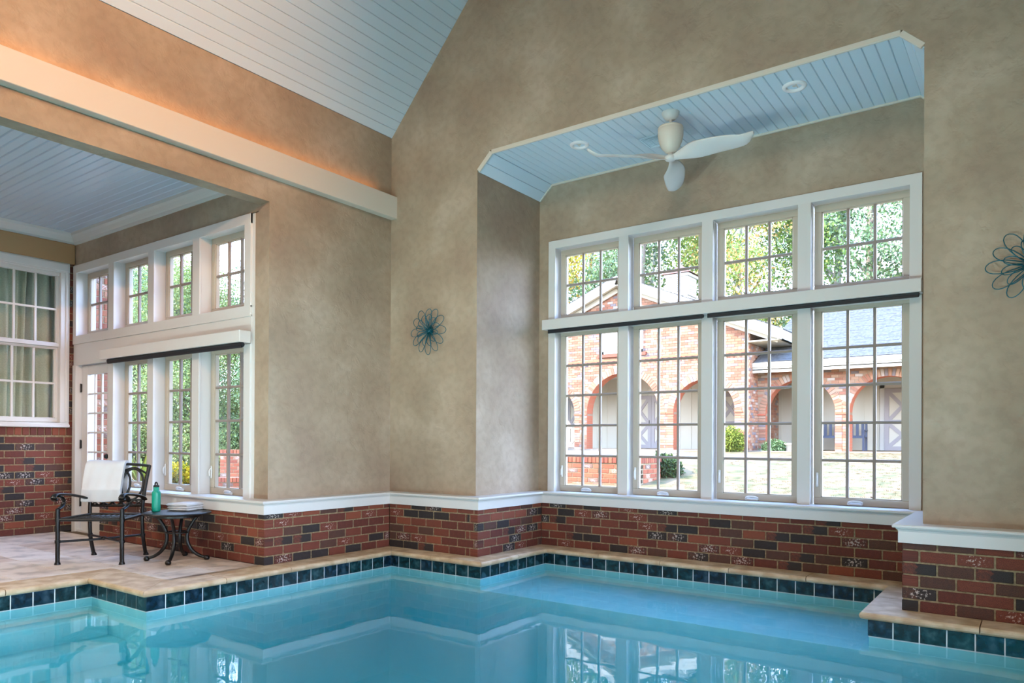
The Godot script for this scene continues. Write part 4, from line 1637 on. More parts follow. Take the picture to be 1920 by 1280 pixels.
func arcade_wall(parent: Node, arches: Array, spring: float, x0: float, x1: float, g: float, top: PackedVector2Array, zf: float, ring: float) -> void:
	var pts := PackedVector2Array()
	pts.append(Vector2(x0, g))
	for a in arches:
		var c: float = (a[0] + a[1]) * 0.5
		var r: float = (a[1] - a[0]) * 0.5
		pts.append(Vector2(a[0], g))
		for k in 25:
			var w := PI - PI * k / 24.0
			pts.append(Vector2(c + cos(w) * r, spring + sin(w) * r))
		pts.append(Vector2(a[1], g))
	pts.append(Vector2(x1, g))
	pts.append_array(top)
	var s := sf()
	prism(s, pts, Transform3D(Basis.IDENTITY, Vector3(0, 0, zf - 0.012)), -0.42)
	put(s, "wall", M.ext_mortar, parent)
	# brick intrados of each arch and its jambs
	for a in arches:
		var c: float = (a[0] + a[1]) * 0.5
		var r: float = (a[1] - a[0]) * 0.5
		s = sf()
		for k in 24:
			var w0 := PI * k / 24.0
			var w1 := PI * (k + 1) / 24.0
			var mid := (w0 + w1) * 0.5
			var d := Vector3(cos(mid), sin(mid), 0)
			box(s, Vector3(c, spring, zf - 0.21) + d * (r + 0.004), Vector3(0.02, r * PI / 24.0 * 0.94, 0.40), 0.0, Basis(d, Vector3(-d.y, d.x, 0), Vector3.BACK))
		for y in range(0, int((spring - g) / 0.084)):
			for x in [a[0], a[1]]:
				box(s, Vector3(x, g + 0.042 + y * 0.084, zf - 0.21), Vector3(0.016, 0.072, 0.40))
		put(s, "arch_lining", M.ext_orange, parent)
	# bricks of the face
	var xf := []
	var cols := []
	var base := BoxMesh.new()
	base.size = Vector3(0.204, 0.073, 0.03)
	var ymax := 0.0
	for p in top:
		ymax = maxf(ymax, p.y)
	var row := 0
	var y := g + 0.042
	while y < ymax:
		var x := x0 + 0.1 + (0.107 if row % 2 == 1 else 0.0)
		while x < x1 - 0.08:
			var p := Vector2(x, y)
			var ok := Geometry2D.is_point_in_polygon(p, pts) and Geometry2D.is_point_in_polygon(p + Vector2(0, 0.05), pts)
			for a in arches:
				var c: float = (a[0] + a[1]) * 0.5
				var r: float = (a[1] - a[0]) * 0.5
				if y > spring and p.distance_to(Vector2(c, spring)) < r + ring + 0.03:
					ok = false
				elif y <= spring and x > a[0] - 0.09 and x < a[1] + 0.09:
					ok = false
			if ok:
				xf.append(Transform3D(Basis.IDENTITY, Vector3(x, y, zf - 0.013)))
				cols.append(ext_brick_color())
			x += 0.2145
		y += ROWH
		row += 1
	for a in arches:
		var c: float = (a[0] + a[1]) * 0.5
		var r: float = (a[1] - a[0]) * 0.5
		var cnt := int(PI * r / 0.088)
		for k in cnt:
			var w := PI * (k + 0.5) / cnt
			var d := Vector3(cos(w), sin(w), 0)
			xf.append(Transform3D(Basis(d, Vector3(-d.y, d.x, 0), Vector3.BACK).scaled_local(Vector3(ring / 0.204, 1.06, 1.2)), Vector3(c, spring, zf - 0.013) + d * (r + ring * 0.5)))
			cols.append(ext_brick_color())
		# projecting impost course on the piers
		for x in [a[0] - 0.12, a[1] + 0.12]:
			xf.append(Transform3D(Basis.IDENTITY.scaled(Vector3(1.25, 0.7, 2.0)), Vector3(x, spring - 0.03, zf - 0.005)))
			cols.append(lin(Color(0.66, 0.33, 0.22)))
		# jamb bricks
		for x in [a[0] - 0.1, a[1] + 0.1]:
			var yy := g + 0.042
			while yy < spring:
				xf.append(Transform3D(Basis.IDENTITY, Vector3(x, yy, zf - 0.012)))
				cols.append(ext_brick_color())
				yy += ROWH
	multi(base, xf, cols, "brickwork", M.ext_brick, parent)


func shingle_roof(parent: Node, a: Vector3, along: Vector3, up: Vector3, n: String) -> void:
	# lapped courses of shingles from the eave a, running along, climbing up
	var s := sf()
	var L := along.length()
	var x := along.normalized()
	var r := up.normalized()
	var nn := x.cross(r)
	if nn.y < 0:
		nn = -nn
	var rows := int(up.length() / 0.14)
	for i in rows:
		var c := a + along * 0.5 + r * (0.14 * i + 0.08) + nn * 0.03
		box(s, c, Vector3(L, 0.02, 0.17), 0.0, Basis(x, nn, x.cross(nn)) * Basis(Vector3.RIGHT, 0.0))
		# tabs, raised a little at random
		var k := 0.0
		while k < L:
			var w := rng.randf_range(0.18, 0.42)
			if rng.randf() < 0.45:
				box(s, a + x * minf(k + w * 0.5, L - 0.2) + r * (0.14 * i + 0.065) + nn * 0.043, Vector3(w, 0.008, 0.14), 0.0, Basis(x, nn, x.cross(nn)))
			k += w
	var o := put(s, n, M.shingle, parent)
	o.set_meta("kind", "stuff")
	s = sf()
	box(s, a + along * 0.5 + up * 0.5 - nn * 0.05, Vector3(L, 0.12, up.length()), 0.0, Basis(x, nn, x.cross(nn)))
	put(s, "roof_deck", M.ext_white, parent)


func barn_door(parent: Node, x0: float, x1: float, y0: float, y1: float, z: float) -> void:
	var s := sf()
	bx(s, x0, x1, y0, y1, z, z + 0.04)
	var d := put(s, "barn_door", M.siding, parent)
	s = sf()
	var f := 0.13
	var ym := lerpf(y0, y1, 0.46)
	for q in [[x0, x0 + f, y0, y1], [x1 - f, x1, y0, y1], [x0 + f, x1 - f, y1 - f, y1], [x0 + f, x1 - f, y0, y0 + f], [x0 + f, x1 - f, ym - f * 0.5, ym + f * 0.5]]:
		bx(s, q[0], q[1], q[2], q[3], z + 0.03, z + 0.07)
	for q in [[y0 + f, ym - f * 0.5], [ym + f * 0.5, y1 - f]]:
		for k in [0, 1]:
			var a := Vector3(x0 + f, q[k], z + 0.050 + 0.004 * k)
			var b := Vector3(x1 - f, q[1 - k], z + 0.050 + 0.004 * k)
			var e := (b - a)
			box(s, (a + b) * 0.5, Vector3(e.length(), 0.11, 0.028), 0.0, Basis(e.normalized(), Vector3.BACK.cross(e.normalized()), Vector3.BACK))
	put(s, "brace", M.taupe, d)
	s = sf()
	tube(s, [Vector3(x1 - 0.07, ym - 0.08, z + 0.09), Vector3(x1 - 0.07, ym + 0.14, z + 0.09)], 0.011, 6)
	put(s, "handle", M.dark, d)


func building() -> void:
	var t := thing("arcade_building", "sunlit brick outbuilding with round arches, a gable and a grey shingle roof across the lawn", "building", Vector3.ZERO)
	var g := 0.88
	arcade_wall(t, [[-15.21, -13.21], [-12.72, -10.03], [-9.515, -7.516]], 2.12, -15.67, -7.068, g, PackedVector2Array([Vector2(-7.068, 4.72), Vector2(-11.37, 6.52), Vector2(-15.67, 4.72)]), -22.0, 0.22)
	arcade_wall(t, [[-6.83, -4.81], [-4.43, -2.41], [-2.03, -0.01], [0.37, 2.39]], 2.04, -7.068, 2.8, g, PackedVector2Array([Vector2(2.8, 3.40), Vector2(-7.068, 3.40)]), -22.8, 0.21)
	var s := sf()
	# side return of the gable
	bx(s, -7.40, -7.075, g, 4.9, -28.0, -22.01)
	put(s, "return_wall", M.ext_mortar, t)
	var xf := []
	var cols := []
	var bm := BoxMesh.new()
	bm.size = Vector3(0.03, 0.073, 0.204)
	for row in 46:
		for k in 14:
			xf.append(Transform3D(Basis.IDENTITY, Vector3(-7.075, g + 0.042 + row * ROWH, -22.13 - 0.2145 * k + (0.107 if row % 2 else 0.0))))
			cols.append(ext_brick_color())
	multi(bm, xf, cols, "brickwork", M.ext_brick, t)
	# dentil belt
	s = sf()
	var x := -15.6
	while x < -7.1:
		bx(s, x, x + 0.10, 3.80, 3.88, -22.02, -21.95)
		x += 0.2
	bx(s, -15.67, -7.068, 3.88, 3.95, -22.02, -21.945)
	put(s, "dentil_course", M.ext_orange, t)
	# loft door with its brick sill
	s = sf()
	bx(s, -12.12, -10.58, 4.13, 5.35, -22.02, -21.95)
	var ld := put(s, "loft_door", M.ext_white, t)
	s = sf()
	for xx in [-12.12, -10.68]:
		bx(s, xx, xx + 0.10, 4.13, 5.35, -21.96, -21.92)
	bx(s, -12.12, -10.58, 4.13, 4.22, -21.96, -21.92)
	bx(s, -12.12, -10.58, 5.25, 5.35, -21.96, -21.92)
	bx(s, -11.40, -11.30, 4.13, 5.35, -21.96, -21.92)
	put(s, "loft_frame", M.ext_white, ld)
	s = sf()
	bx(s, -12.25, -10.45, 4.02, 4.12, -22.02, -21.90)
	put(s, "brick_sill", M.bricks[2], t)
	# covered walk: back walls of boards, floor, ceiling
	s = sf()
	bx(s, -15.6, -7.1, g, 4.4, -24.7, -24.5)
	bx(s, -7.1, 2.8, g, 3.6, -25.3, -25.1)
	put(s, "siding_wall", M.siding, t)
	s = sf()
	x = -15.4
	while x < 2.7:
		var z := -24.5 if x < -7.1 else -25.1
		bx(s, x, x + 0.035, g, 3.6, z, z + 0.02)
		x += 0.42
	put(s, "batten", M.siding, t)
	s = sf()
	bx(s, -15.6, -7.1, 3.5, 3.6, -24.5, -22.4)
	bx(s, -7.1, 2.8, 3.25, 3.35, -25.1, -23.2)
	put(s, "walk_ceiling", M.ext_white, t)
	s = sf()
	bx(s, -15.8, 2.9, g - 0.6, g + 0.02, -25.1, -22.0)
	put(s, "walk_floor", M.paving, t)
	for q in [[-12.32, -11.424, -24.5], [-11.416, -10.52, -24.5], [-15.0, -14.1, -24.5], [-8.95, -8.05, -24.5], [-3.86, -2.86, -25.1]]:
		barn_door(t, q[0], q[1], g + 0.04, 2.84, q[2])
	s = sf()
	for q in [[-3.99, -3.86], [-2.86, -2.73]]:
		bx(s, q[0], q[1], g, 2.98, -25.1, -25.05)
	bx(s, -3.99, -2.73, 2.85, 2.98, -25.1, -25.05)
	put(s, "door_casing", M.ext_white, t)
	# gable roof: rakes, eaves
	var pk := Vector3(-11.37, 6.62, 0)
	for sd in [1.0, -1.0]:
		var ev := Vector3(-11.37 + sd * 5.30, 4.42, 0)
		var r := (ev - pk)
		var nn: Vector3 = Vector3(r.y, -r.x, 0).normalized() * -sd
		s = sf()
		box(s, (pk + ev) * 0.5 + Vector3(0, -0.10, -21.62) , Vector3(r.length() + 0.05, 0.30, 0.05), 0.0, Basis(r.normalized(), Vector3.BACK.cross(r.normalized()), Vector3.BACK))
		put(s, "rake_board", M.ext_white, t)
		s = sf()
		box(s, (pk + ev) * 0.5 + Vector3(0, -0.16, -21.82), Vector3(r.length(), 0.06, 0.36), 0.0, Basis(r.normalized(), Vector3.BACK.cross(r.normalized()), Vector3.BACK))
		box(s, (pk + ev) * 0.5 + Vector3(0, -0.30, -21.93), Vector3(r.length() - 0.3, 0.16, 0.05), 0.0, Basis(r.normalized(), Vector3.BACK.cross(r.normalized()), Vector3.BACK))
		put(s, "rake_soffit", M.siding, t)
		s = sf()
		bx(s, ev.x - sd * 0.03 - 0.03, ev.x - sd * 0.03 + 0.03, 4.16, 4.46, -30.0, -21.6)
		put(s, "eave_board", M.ext_white, t)
		s = sf()
		bx(s, minf(ev.x, ev.x - sd * 1.1), maxf(ev.x, ev.x - sd * 1.1), 4.16, 4.20, -30.0, -21.8)
		put(s, "eave_soffit", M.siding, t)
		shingle_roof(t, Vector3(ev.x, ev.y + 0.04, -21.58), Vector3(0, 0, -8.4), pk - ev, "shingles")
	# wing roof
	shingle_roof(t, Vector3(-7.0, 3.56, -22.25), Vector3(10.0, 0, 0), Vector3(0, 2.25, -4.9), "shingles")
	s = sf()
	bx(s, -7.07, 3.0, 3.42, 3.57, -22.36, -22.22, 0.02)
	put(s, "gutter", M.ext_white, t)
	s = sf()
	bx(s, -7.07, 3.0, 3.26, 3.44, -22.30, -22.26)
	bx(s, -7.07, 3.0, 3.34, 3.37, -22.8, -22.26)
	put(s, "fascia", M.siding, t)
	# cupola on the ridge
	s = sf()
	var cc := Vector3(-11.37, 6.4, -27.0)
	box(s, cc + Vector3(0, 0.55, 0), Vector3(0.90, 1.30, 0.90), 0.01)
	box(s, cc + Vector3(0, 0.45, 0), Vector3(1.0, 0.08, 1.0), 0.01)
	box(s, cc + Vector3(0, 1.22, 0), Vector3(1.04, 0.12, 1.04), 0.02)
	var cu := put(s, "cupola", M.ext_white, t)
	s = sf()
	for f in 2:
		for k in 7:
			var y := 0.62 + 0.075 * k
			if f == 0:
				box(s, cc + Vector3(0, y, 0.455), Vector3(0.62, 0.045, 0.05), 0.0, Basis(Vector3.RIGHT, 0.6))
			else:
				box(s, cc + Vector3(0.455, y, 0), Vector3(0.05, 0.045, 0.62), 0.0, Basis(Vector3.BACK, -0.6))
	put(s, "louvre", M.ext_white, cu)
	s = sf()
	var B := Basis(Vector3.UP, PI / 4)
	lathe(s, [Vector2(0.84, 1.28), Vector2(0.80, 1.31), Vector2(0.45, 1.46), Vector2(0.0, 1.72)], cc, 4, false, B)
	put(s, "cupola_roof", M.copper, cu)
	# bench under the arches
	var b := thing("garden_bench", "dark slatted garden bench standing behind an arch pier of the brick outbuilding", "bench", Vector3(-5.0, g + 0.02, -24.3))
	for k in 9:
		s = sf()
		bx(s, -0.66 + 0.155 * k, -0.58 + 0.155 * k, 0.46, 0.86, -0.24, -0.22)
		put(s, "back_slat", M.bench, b)
	s = sf()
	bx(s, -0.75, 0.75, 0.84, 0.92, -0.25, -0.20)
	bx(s, -0.75, 0.75, 0.42, 0.48, -0.25, -0.20)
	put(s, "back_rail", M.bench, b)
	s = sf()
	bx(s, -0.75, 0.75, 0.40, 0.44, -0.24, 0.24)
	put(s, "seat", M.bench, b)
	for xx in [-0.72, 0.72]:
		for zz in [-0.22, 0.22]:
			s = sf()
			bx(s, xx - 0.03, xx + 0.03, 0.0, 0.62 if zz > 0 else 0.92, zz - 0.03, zz + 0.03)
			put(s, "leg", M.bench, b)
		s = sf()
		bx(s, xx - 0.04, xx + 0.04, 0.61, 0.65, -0.25, 0.27)
		put(s, "arm", M.bench, b)
	var pt := thing("flower_pot", "small white pot on the ground beside the low grey green shrub", "pot", Vector3(-6.0, g, -22.35))
	s = sf()
	lathe(s, [Vector2(0.0, 0.0), Vector2(0.09, 0.0), Vector2(0.12, 0.20), Vector2(0.14, 0.20), Vector2(0.14, 0.25), Vector2(0.115, 0.25), Vector2(0.10, 0.20), Vector2(0.0, 0.20)], Vector3.ZERO, 16)
	put(s, "pot", M.ext_white, pt)


func leaf_mesh(n: int, spread: float, size: float, sd: int, narrow := 0.55) -> Mesh:
	var r := RandomNumberGenerator.new()
	r.seed = sd
	var s := sf()
	for i in n:
		var p := Vector3(r.randfn(), r.randfn(), r.randfn()) * spread * 0.5
		var B := Basis.from_euler(Vector3(r.randf() * TAU, r.randf() * TAU, r.randf() * TAU))
		var l := size * r.randf_range(0.7, 1.25)
		var w := l * narrow
		var a := p
		var b := p + B * Vector3(-w * 0.5, 0.06 * l, l * 0.5)
		var c := p + B * Vector3(0, -0.04 * l, l)
		var d := p + B * Vector3(w * 0.5, 0.06 * l, l * 0.5)
		tri(s, a, b, c, B * Vector3.UP)
		tri(s, a, c, d, B * Vector3.UP)
	s.generate_normals()
	return s.commit()


func foliage(parent: Node, blobs: Array, count: int, tones: Array, mesh: Mesh, n := "foliage", shell := 0.5) -> void:
	# blobs: [centre, radii]; leaf sprays scattered through them, denser towards the outside
	var xf := []
	var cols := []
	var total := 0.0
	for b in blobs:
		total += b[1].x * b[1].y
	for b in blobs:
		var m := int(count * b[1].x * b[1].y / total)
		for i in m:
			var v := Vector3(rng.randfn(), rng.randfn(), rng.randfn()).normalized() * pow(rng.randf(), shell)
			v *= 1.0 + 0.22 * sin(v.x * 9.0 + b[0].x) * cos(v.y * 8.0 + b[0].z)
			var B := Basis.from_euler(Vector3(rng.randf() * TAU, rng.randf() * TAU, 0)).scaled(Vector3.ONE * rng.randf_range(0.75, 1.3))
			xf.append(Transform3D(B, b[0] + v * b[1]))
			var c: Color = tones[rng.randi() % tones.size()]
			cols.append(lin(c * rng.randf_range(0.85, 1.15) * 0.90))
	multi(mesh, xf, cols, n, M.leaf, parent)


func tree(n: String, label: String, at: Vector3, h: float, r: float, low: float, tones: Array, count: int, bark: Material, mesh: Mesh, group := "trees of the wood") -> void:
	var t := thing(n, label, "tree", at, 0.0, group)
	var s := sf()
	var lean := Vector3(rng.randf_range(-0.06, 0.06), 1, rng.randf_range(-0.04, 0.04))
	var tr := 0.011 * h + 0.04
	tube(s, [Vector3(0, -0.2, 0), lean * h * 0.3, lean * h * 0.62 + Vector3(0.02 * h, 0, 0), lean * h * 0.95], [tr, tr * 0.8, tr * 0.5, tr * 0.15], 9)
	put(s, "trunk", bark, t)
	s = sf()
	var blobs := []
	var nb := 9
	for i in nb:
		var u := float(i) / (nb - 1)
		var a := i * 2.4 + rng.randf()
		var y := lerpf(low, h * 0.93, u)
		var reach: float = r * (0.72 - 0.55 * absf(u - 0.4)) * rng.randf_range(0.7, 1.15)
		var c := lean * y + Vector3(cos(a), 0, sin(a)) * reach
		blobs.append([c, Vector3(r * 0.52, h * 0.105, r * 0.52) * rng.randf_range(0.8, 1.25)])
		var root := lean * maxf(y - h * 0.14, h * 0.15)
		tube(s, [root, root.lerp(c, 0.5) + Vector3(0, h * 0.012, 0), c], [tr * 0.36, tr * 0.22, tr * 0.07], 6)
	put(s, "branch", bark, t)
	foliage(t, blobs, count, tones, mesh, "foliage", 0.6)


func shrub(n: String, label: String, at: Vector3, size: Vector3, tones: Array, count: int, mesh: Mesh, group := "", up := 0.5) -> void:
	var t := thing(n, label, "shrub", at, 0.0, group)
	var blobs := []
	for i in 6:
		var a := i * 1.9
		blobs.append([Vector3(cos(a) * size.x * 0.24, size.y * (0.40 + 0.14 * sin(i * 2.1)), sin(a) * size.z * 0.24), Vector3(size.x * 0.30, size.y * 0.40, size.z * 0.30)])
	var s := sf()
	for i in 5:
		var a := i * 1.3
		tube(s, [Vector3(0, -0.05, 0), Vector3(cos(a) * size.x * 0.15, size.y * 0.3, sin(a) * size.z * 0.15), Vector3(cos(a) * size.x * 0.26, size.y * 0.6, sin(a) * size.z * 0.26)], [0.018, 0.012, 0.005], 5)
	put(s, "stem", M.bark, t)
	foliage(t, blobs, count, tones, mesh, "foliage", 0.45)


func outside() -> void:
	var s := sf()
	s.set_smooth_group(6)
	var xs := []
	for i in 66:
		xs.append(-72.0 + i * 1.5)
	var zs := []
	for k in 62:
		zs.append(-4.6 - 0.05 * k * k * 0.35 - k * 0.15)
	for i in xs.size() - 1:
		for k in zs.size() - 1:
			if xs[i] > -10.2 and xs[i] > -10.2 and xs[i] < 5.0 and zs[k] > (-6.9 if xs[i] > -7.6 else -4.1):
				continue
			var v := []
			for q in [[i, k], [i + 1, k], [i + 1, k + 1], [i, k + 1]]:
				v.append(Vector3(xs[q[0]], ground_y(xs[q[0]], zs[q[1]]), zs[q[1]]))
			quad(s, v[0], v[1], v[2], v[3], Vector3.UP)
	s.set_smooth_group(-1)
	var gnd := put(s, "lawn", M.grass)
	tag(gnd, "patchy dry lawn sloping up from the house to the brick outbuilding", "lawn", "", "structure")
	building()
	# tufts of grass and fallen leaves over the near lawn
	var xf := []
	var cols := []
	var cm := []
	for i in 12000:
		var x := rng.randf_range(-9.0, 3.0)
		var z := rng.randf_range(-22.0, -8.2)
		if x < -5.2 and z < -11.2:
			continue
		xf.append(Transform3D(Basis(Vector3.UP, rng.randf() * TAU).scaled(Vector3.ONE * rng.randf_range(0.3, 0.6)), Vector3(x, ground_y(x, z) - 0.01, z)))
		cols.append(lin([Color(0.33, 0.30, 0.13), Color(0.40, 0.32, 0.18), Color(0.44, 0.345, 0.215), Color(0.28, 0.275, 0.115)][rng.randi() % 4]))
	s = sf()
	for k in 9:
		var a := k * 2.4
		var p := Vector3(cos(a), 0, sin(a)) * 0.02 * sqrt(k)
		var o := Vector3(cos(a), 0, sin(a)) * 0.05
		var w := Vector3(-sin(a), 0, cos(a)) * 0.006
		tri(s, p - w, p + w, p + o + Vector3(0, 0.055, 0), Vector3(cos(a), 0, sin(a)))
	s.generate_normals()
	var tg := multi(s.commit(), xf, cols, "grass_tufts", M.leaf, self)
	tag(tg, "short dry grass growing over the sloping lawn", "grass", "", "stuff")
	# terrace and its brick retaining wall
	s = sf()
	bx(s, -12.5, -5.82, -0.4, 0.845, -13.6, -11.62)
	bx(s, -12.5, -8.2, -0.4, 0.85, -22.0, -13.6)
	var te := put(s, "terrace", M.paving)
	tag(te, "pale paved terrace behind the low brick retaining wall", "terrace", "", "structure")
	var rw := thing("retaining_wall", "low sunlit brick retaining wall with a rowlock cap outside the alcove windows", "garden wall", Vector3.ZERO)
	ext_bricks(rw, Vector2(-8.6, -11.4), Vector2(-5.585, -11.4), 0.0, 0.77, true)
	ext_bricks(rw, Vector2(-5.585, -11.4), Vector2(-5.585, -12.36), 0.25, 0.77, true)
	# the house wall just outside the bay
	var hw := thing("house_wall", "orange brick end of the house wall just outside the seating bay", "wall", Vector3.ZERO)
	ext_bricks(hw, Vector2(-9.92, -4.46), Vector2(-9.92, -4.80), -0.1, 4.0, false)
	s = sf()
	bx(s, -10.1, -9.89, -0.1, 4.0, -4.458, -4.41)
	put(s, "corner_board", M.ext_white, hw)
	s = sf()
	bx(s, -13.4, -9.99, -0.3, 4.0, -4.80, -4.76)
	put(s, "end_face", M.ext_mortar, hw)
	# garden wall, planter, plants seen through the bay windows
	var gw := thing("garden_wall", "stepped red brick garden wall seen through the bay window by the plaster jamb", "garden wall", Vector3.ZERO)
	ext_bricks(gw, Vector2(-16.5, -10.4), Vector2(-15.0, -11.6), -0.1, 0.80, true)
	ext_bricks(gw, Vector2(-14.2, -8.9), Vector2(-12.7, -10.0), -0.1, 0.24, true)
	var lm := leaf_mesh(10, 0.10, 0.06, 5)
	shrub("boxwood", "round dark green boxwood at the end of the retaining wall", Vector3(-5.62, 0.45, -12.64), Vector3(0.46, 0.44, 0.46), [Color(0.17, 0.25, 0.10), Color(0.24, 0.33, 0.13), Color(0.30, 0.40, 0.17)], 1500, lm)
	shrub("yellow_green_shrub", "loose yellow green shrub in front of the gable end of the brick outbuilding", Vector3(-7.45, 0.83, -21.55), Vector3(0.72, 0.80, 0.6), [Color(0.52, 0.56, 0.14), Color(0.62, 0.64, 0.20), Color(0.40, 0.46, 0.12)], 900, lm)
	shrub("low_shrub", "low grey green shrub at the foot of the outer pier of the brick outbuilding", Vector3(-6.42, 0.84, -22.35), Vector3(0.74, 0.36, 0.5), [Color(0.40, 0.50, 0.30), Color(0.50, 0.60, 0.38), Color(0.32, 0.42, 0.24)], 700, lm)
	var w := thing("dry_weed", "thin brown seed stalk standing in the near lawn outside the rightmost alcove window", "weed", Vector3(-1.62, 0.30, -9.7))
	s = sf()
	tube(s, [Vector3.ZERO, Vector3(0.01, 0.10, 0), Vector3(0.0, 0.20, 0)], 0.004, 5)
	for k in 9:
		tube(s, [Vector3(0.005, 0.05 + 0.016 * k, 0), Vector3(0.005 + 0.026 * (1 if k % 2 else -1), 0.065 + 0.016 * k, 0.01)], [0.005, 0.009], 5)
	put(s, "stalk", flat_mat(Color(0.30, 0.17, 0.10), 0.9), w)
	var p := thing("planter", "grey stone planter box outside the middle window of the seating bay", "planter", Vector3(-9.2, 0.0, -5.2))
	s = sf()
	bx(s, -0.38, 0.34, -0.1, 0.56, -0.2, 0.2, 0.02)
	put(s, "box", flat_mat(Color(0.38, 0.34, 0.33), 0.9), p)
	s = sf()
	bx(s, -0.33, 0.29, 0.50, 0.57, -0.15, 0.15)
	put(s, "soil", flat_mat(Color(0.12, 0.08, 0.06), 1.0), p)
	var fl := thing("yellow_flowers", "bright yellow flowers growing in the stone planter outside the bay", "flowers", Vector3(-9.2, 0.56, -5.2))
	foliage(fl, [[Vector3(-0.16, 0.12, 0), Vector3(0.24, 0.14, 0.18)], [Vector3(0.14, 0.13, 0), Vector3(0.24, 0.15, 0.18)]], 420, [Color(1.0, 0.88, 0.10), Color(0.98, 0.82, 0.06), Color(0.95, 0.80, 0.10), Color(0.60, 0.62, 0.16)], leaf_mesh(10, 0.05, 0.030, 9, 0.9), "blossom")
	var yu := thing("spiky_plant", "spiky yellow green plant outside the bay window behind the black chair", "plant", Vector3(-10.9, 0.0, -5.55))
	s = sf()
	for k in 30:
		var a := k * 2.4
		var u := float(k) / 30.0
		var d := Vector3(cos(a), 0, sin(a))
		var q := Vector3(0, 0.45, 0)
		tube(s, [q, q + d * 0.25 * (1 - u * 0.5) + Vector3(0, 0.2 + 0.15 * u, 0), q + d * 0.5 * (1 - u * 0.5) + Vector3(0, 0.22 + 0.45 * u, 0)], [0.02, 0.022, 0.003], 5, 0.25)
	put(s, "blades", flat_mat(Color(0.62, 0.64, 0.22), 0.7), yu)
	s = sf()
	lathe(s, [Vector2(0.0, -0.1), Vector2(0.18, -0.1), Vector2(0.26, 0.42), Vector2(0.22, 0.42), Vector2(0.0, 0.40)], Vector3.ZERO, 16)
	put(s, "pot", flat_mat(Color(0.30, 0.26, 0.25), 0.8), yu)
	woods()


func ext_bricks(parent: Node, a: Vector2, b: Vector2, y0: float, y1: float, cap: bool) -> void:
	var d := (b - a).normalized()
	var n := Vector2(-d.y, d.x)
	var L := a.distance_to(b)
	var turn := atan2(n.x, n.y)
	var s := sf()
	var mid := (a + b) * 0.5 - n * 0.12
	box(s, Vector3(mid.x, (y0 + y1) * 0.5, mid.y), Vector3(L, y1 - y0, 0.226), 0.0, Basis(Vector3.UP, turn))
	put(s, "mortar", M.mortar, parent)
	var row := 0
	var y := y0
	while y < y1 - 0.03:
		var x := 0.0
		var first := true
		while x < L - 0.03:
			var l := minf(BR * (0.5 if first and row % 2 else 1.0), L - x)
			first = false
			var c := a + d * (x + l * 0.5) - n * 0.049
			var o := inst(brick_mesh(snappedf(l, 0.001), 0.073, 0.098), "brick", M.ext_bricks[[0, 1, 2, 0, 1, 3, 4, 0][rng.randi() % 8]], parent)
			o.position = Vector3(c.x, y + 0.037, c.y)
			o.rotation.y = turn
			x += l + 0.011
		y += ROWH
		row += 1
	if cap:
		var x := 0.0
		while x < L:
			var c := a + d * (x + 0.036) - n * 0.11
			var o := inst(brick_mesh(0.071, 0.10, 0.25), "brick", M.ext_bricks[rng.randi() % 3], parent)
			o.position = Vector3(c.x, y1 + 0.05, c.y)
			o.rotation.y = turn
			x += 0.082


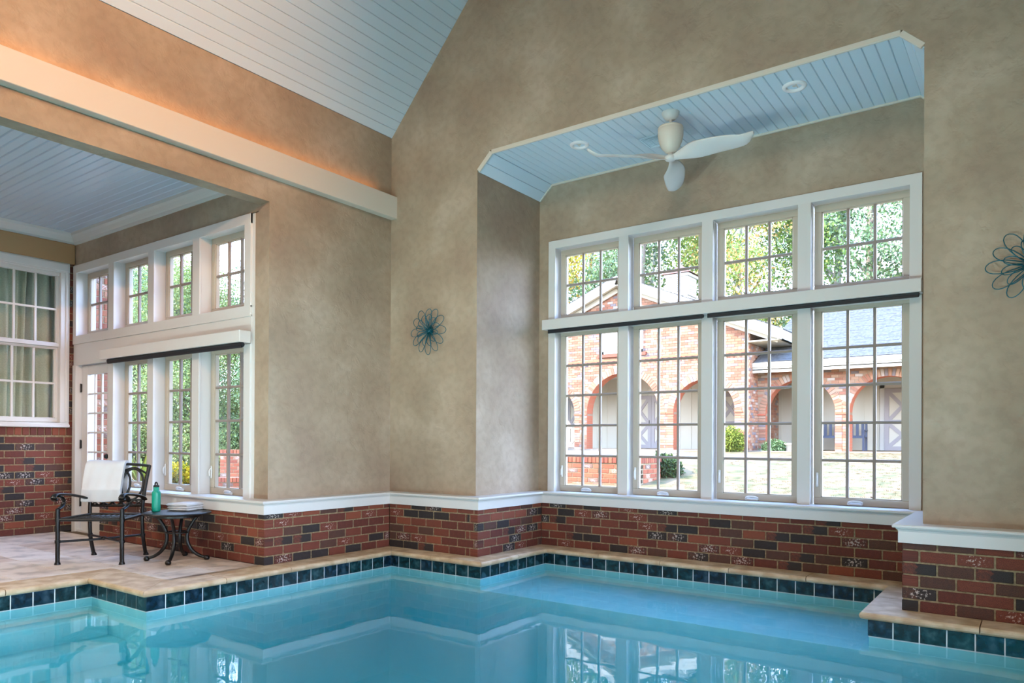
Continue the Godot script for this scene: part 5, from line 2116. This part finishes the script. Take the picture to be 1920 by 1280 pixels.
func woods() -> void:
	var green := [Color(0.44, 0.55, 0.22), Color(0.53, 0.63, 0.28), Color(0.36, 0.47, 0.20), Color(0.62, 0.68, 0.34)]
	var bluish := [Color(0.42, 0.53, 0.35), Color(0.51, 0.60, 0.42), Color(0.36, 0.45, 0.31)]
	var sage := [Color(0.50, 0.58, 0.30), Color(0.58, 0.65, 0.38), Color(0.42, 0.50, 0.28), Color(0.64, 0.66, 0.42)]
	var gold := [Color(0.86, 0.72, 0.24), Color(0.80, 0.74, 0.28), Color(0.66, 0.64, 0.26), Color(0.86, 0.64, 0.30)]
	var mixed := [Color(0.54, 0.62, 0.28), Color(0.66, 0.66, 0.32), Color(0.46, 0.55, 0.26), Color(0.80, 0.62, 0.34)]
	var m1 := leaf_mesh(20, 0.62, 0.175, 11)
	var m2 := leaf_mesh(28, 0.48, 0.075, 12)
	var spots := [[-27, -32, 17, 3.6, 0], [-23.5, -36, 19, 3.8, 1], [-21, -31, 15, 3.2, 2], [-18.5, -38, 20, 3.8, 0], [-16, -33, 18, 3.4, 1], [-13, -37, 20, 3.8, 0], [-10.8, -33.5, 17, 3.2, 3], [-8, -37, 20, 3.8, 0], [-5.5, -34, 18, 3.4, 1], [-3.0, -37, 20, 3.6, 3], [-1.0, -33, 17, 3.2, 2], [1.8, -36, 19, 3.6, 3], [-25, -43, 22, 4.4, 1], [-17, -45, 23, 4.4, 0], [-9, -44, 23, 4.4, 1], [-2, -45, 23, 4.4, 0], [5, -42, 21, 4.0, 1]]
	var names := ["green_tree", "blue_green_tree", "golden_tree", "autumn_tree"]
	var labels := ["tall green tree behind the brick outbuilding, %s such tree from the left", "tall blue green tree behind the brick outbuilding, %s such tree from the left", "golden yellow tree behind the brick outbuilding, %s such tree from the left", "pale trunked autumn tree behind the brick outbuilding, %s such tree from the left"]
	var order := ["first", "second", "third", "fourth", "fifth", "sixth", "seventh", "eighth", "ninth", "tenth", "eleventh", "twelfth"]
	spots.sort_custom(func(a, b): return atan2(a[0], -a[1]) < atan2(b[0], -b[1]))
	var seen := [0, 0, 0, 0]
	for q in spots:
		var k: int = q[4]
		seen[k] += 1
		tree(names[k], labels[k] % order[seen[k] - 1], Vector3(q[0], ground_y(q[0], q[1]), q[1]), q[2], q[3], 3.0, [green, bluish, gold, mixed][k], 900, M.pale_bark if k in [0, 3] else M.bark, m1, "%ss behind the outbuilding" % names[k].replace("_", " "))
	var left := [[-19.5, -14.6, 6.3, 2.3, 1], [-22.5, -13.2, 6.6, 2.4, 0], [-25.5, -14.7, 6.8, 2.6, 1], [-23.0, -17.6, 7.2, 2.6, 0], [-28.5, -14.2, 7.6, 2.7, 1], [-21.0, -19.2, 7.6, 2.7, 0], [-31.0, -17.0, 8.4, 3.0, 0], [-26.0, -11.6, 6.2, 2.3, 0], [-30.5, -12.6, 6.6, 2.5, 1], [-18.2, -18.2, 6.4, 2.5, 0]]
	left.sort_custom(func(a, b): return atan2(a[0], -a[1]) < atan2(b[0], -b[1]))
	seen = [0, 0, 0, 0]
	for q in left:
		var k: int = q[4]
		seen[k] += 1
		tree(names[k], ["broad green tree outside the seating bay windows, %s such tree from the left", "blue green tree outside the seating bay windows, %s such tree from the left"][k] % order[seen[k] - 1], Vector3(q[0], -0.05, q[1]), q[2], q[3], 1.0, [sage, bluish][k], 2100, M.bark, m2, "%ss seen through the bay windows" % names[k].replace("_", " "))
	for i in 12:
		var x := -30.0 + i * 1.45
		shrub("hedge_bush", "rounded green bush, %s from the left in the row under the garden trees" % order[i], Vector3(x - 2.0, -0.05, -12.4 - 0.35 * i - (0.0 if i % 2 else 0.8)), Vector3(2.2, 2.4, 2.0), bluish if i % 2 else sage, 1100, m2, "bushes under the garden trees")
	for i in 9:
		var x := -30.0 + i * 3.9
		shrub("understory_bush", "bushy undergrowth under the wood, %s clump from the left" % order[i], Vector3(x, ground_y(x, -31.0), -33.0 - (i % 3)), Vector3(4.4, 5.5, 3.0), mixed if i % 3 == 0 else green, 700, m1, "undergrowth of the wood")
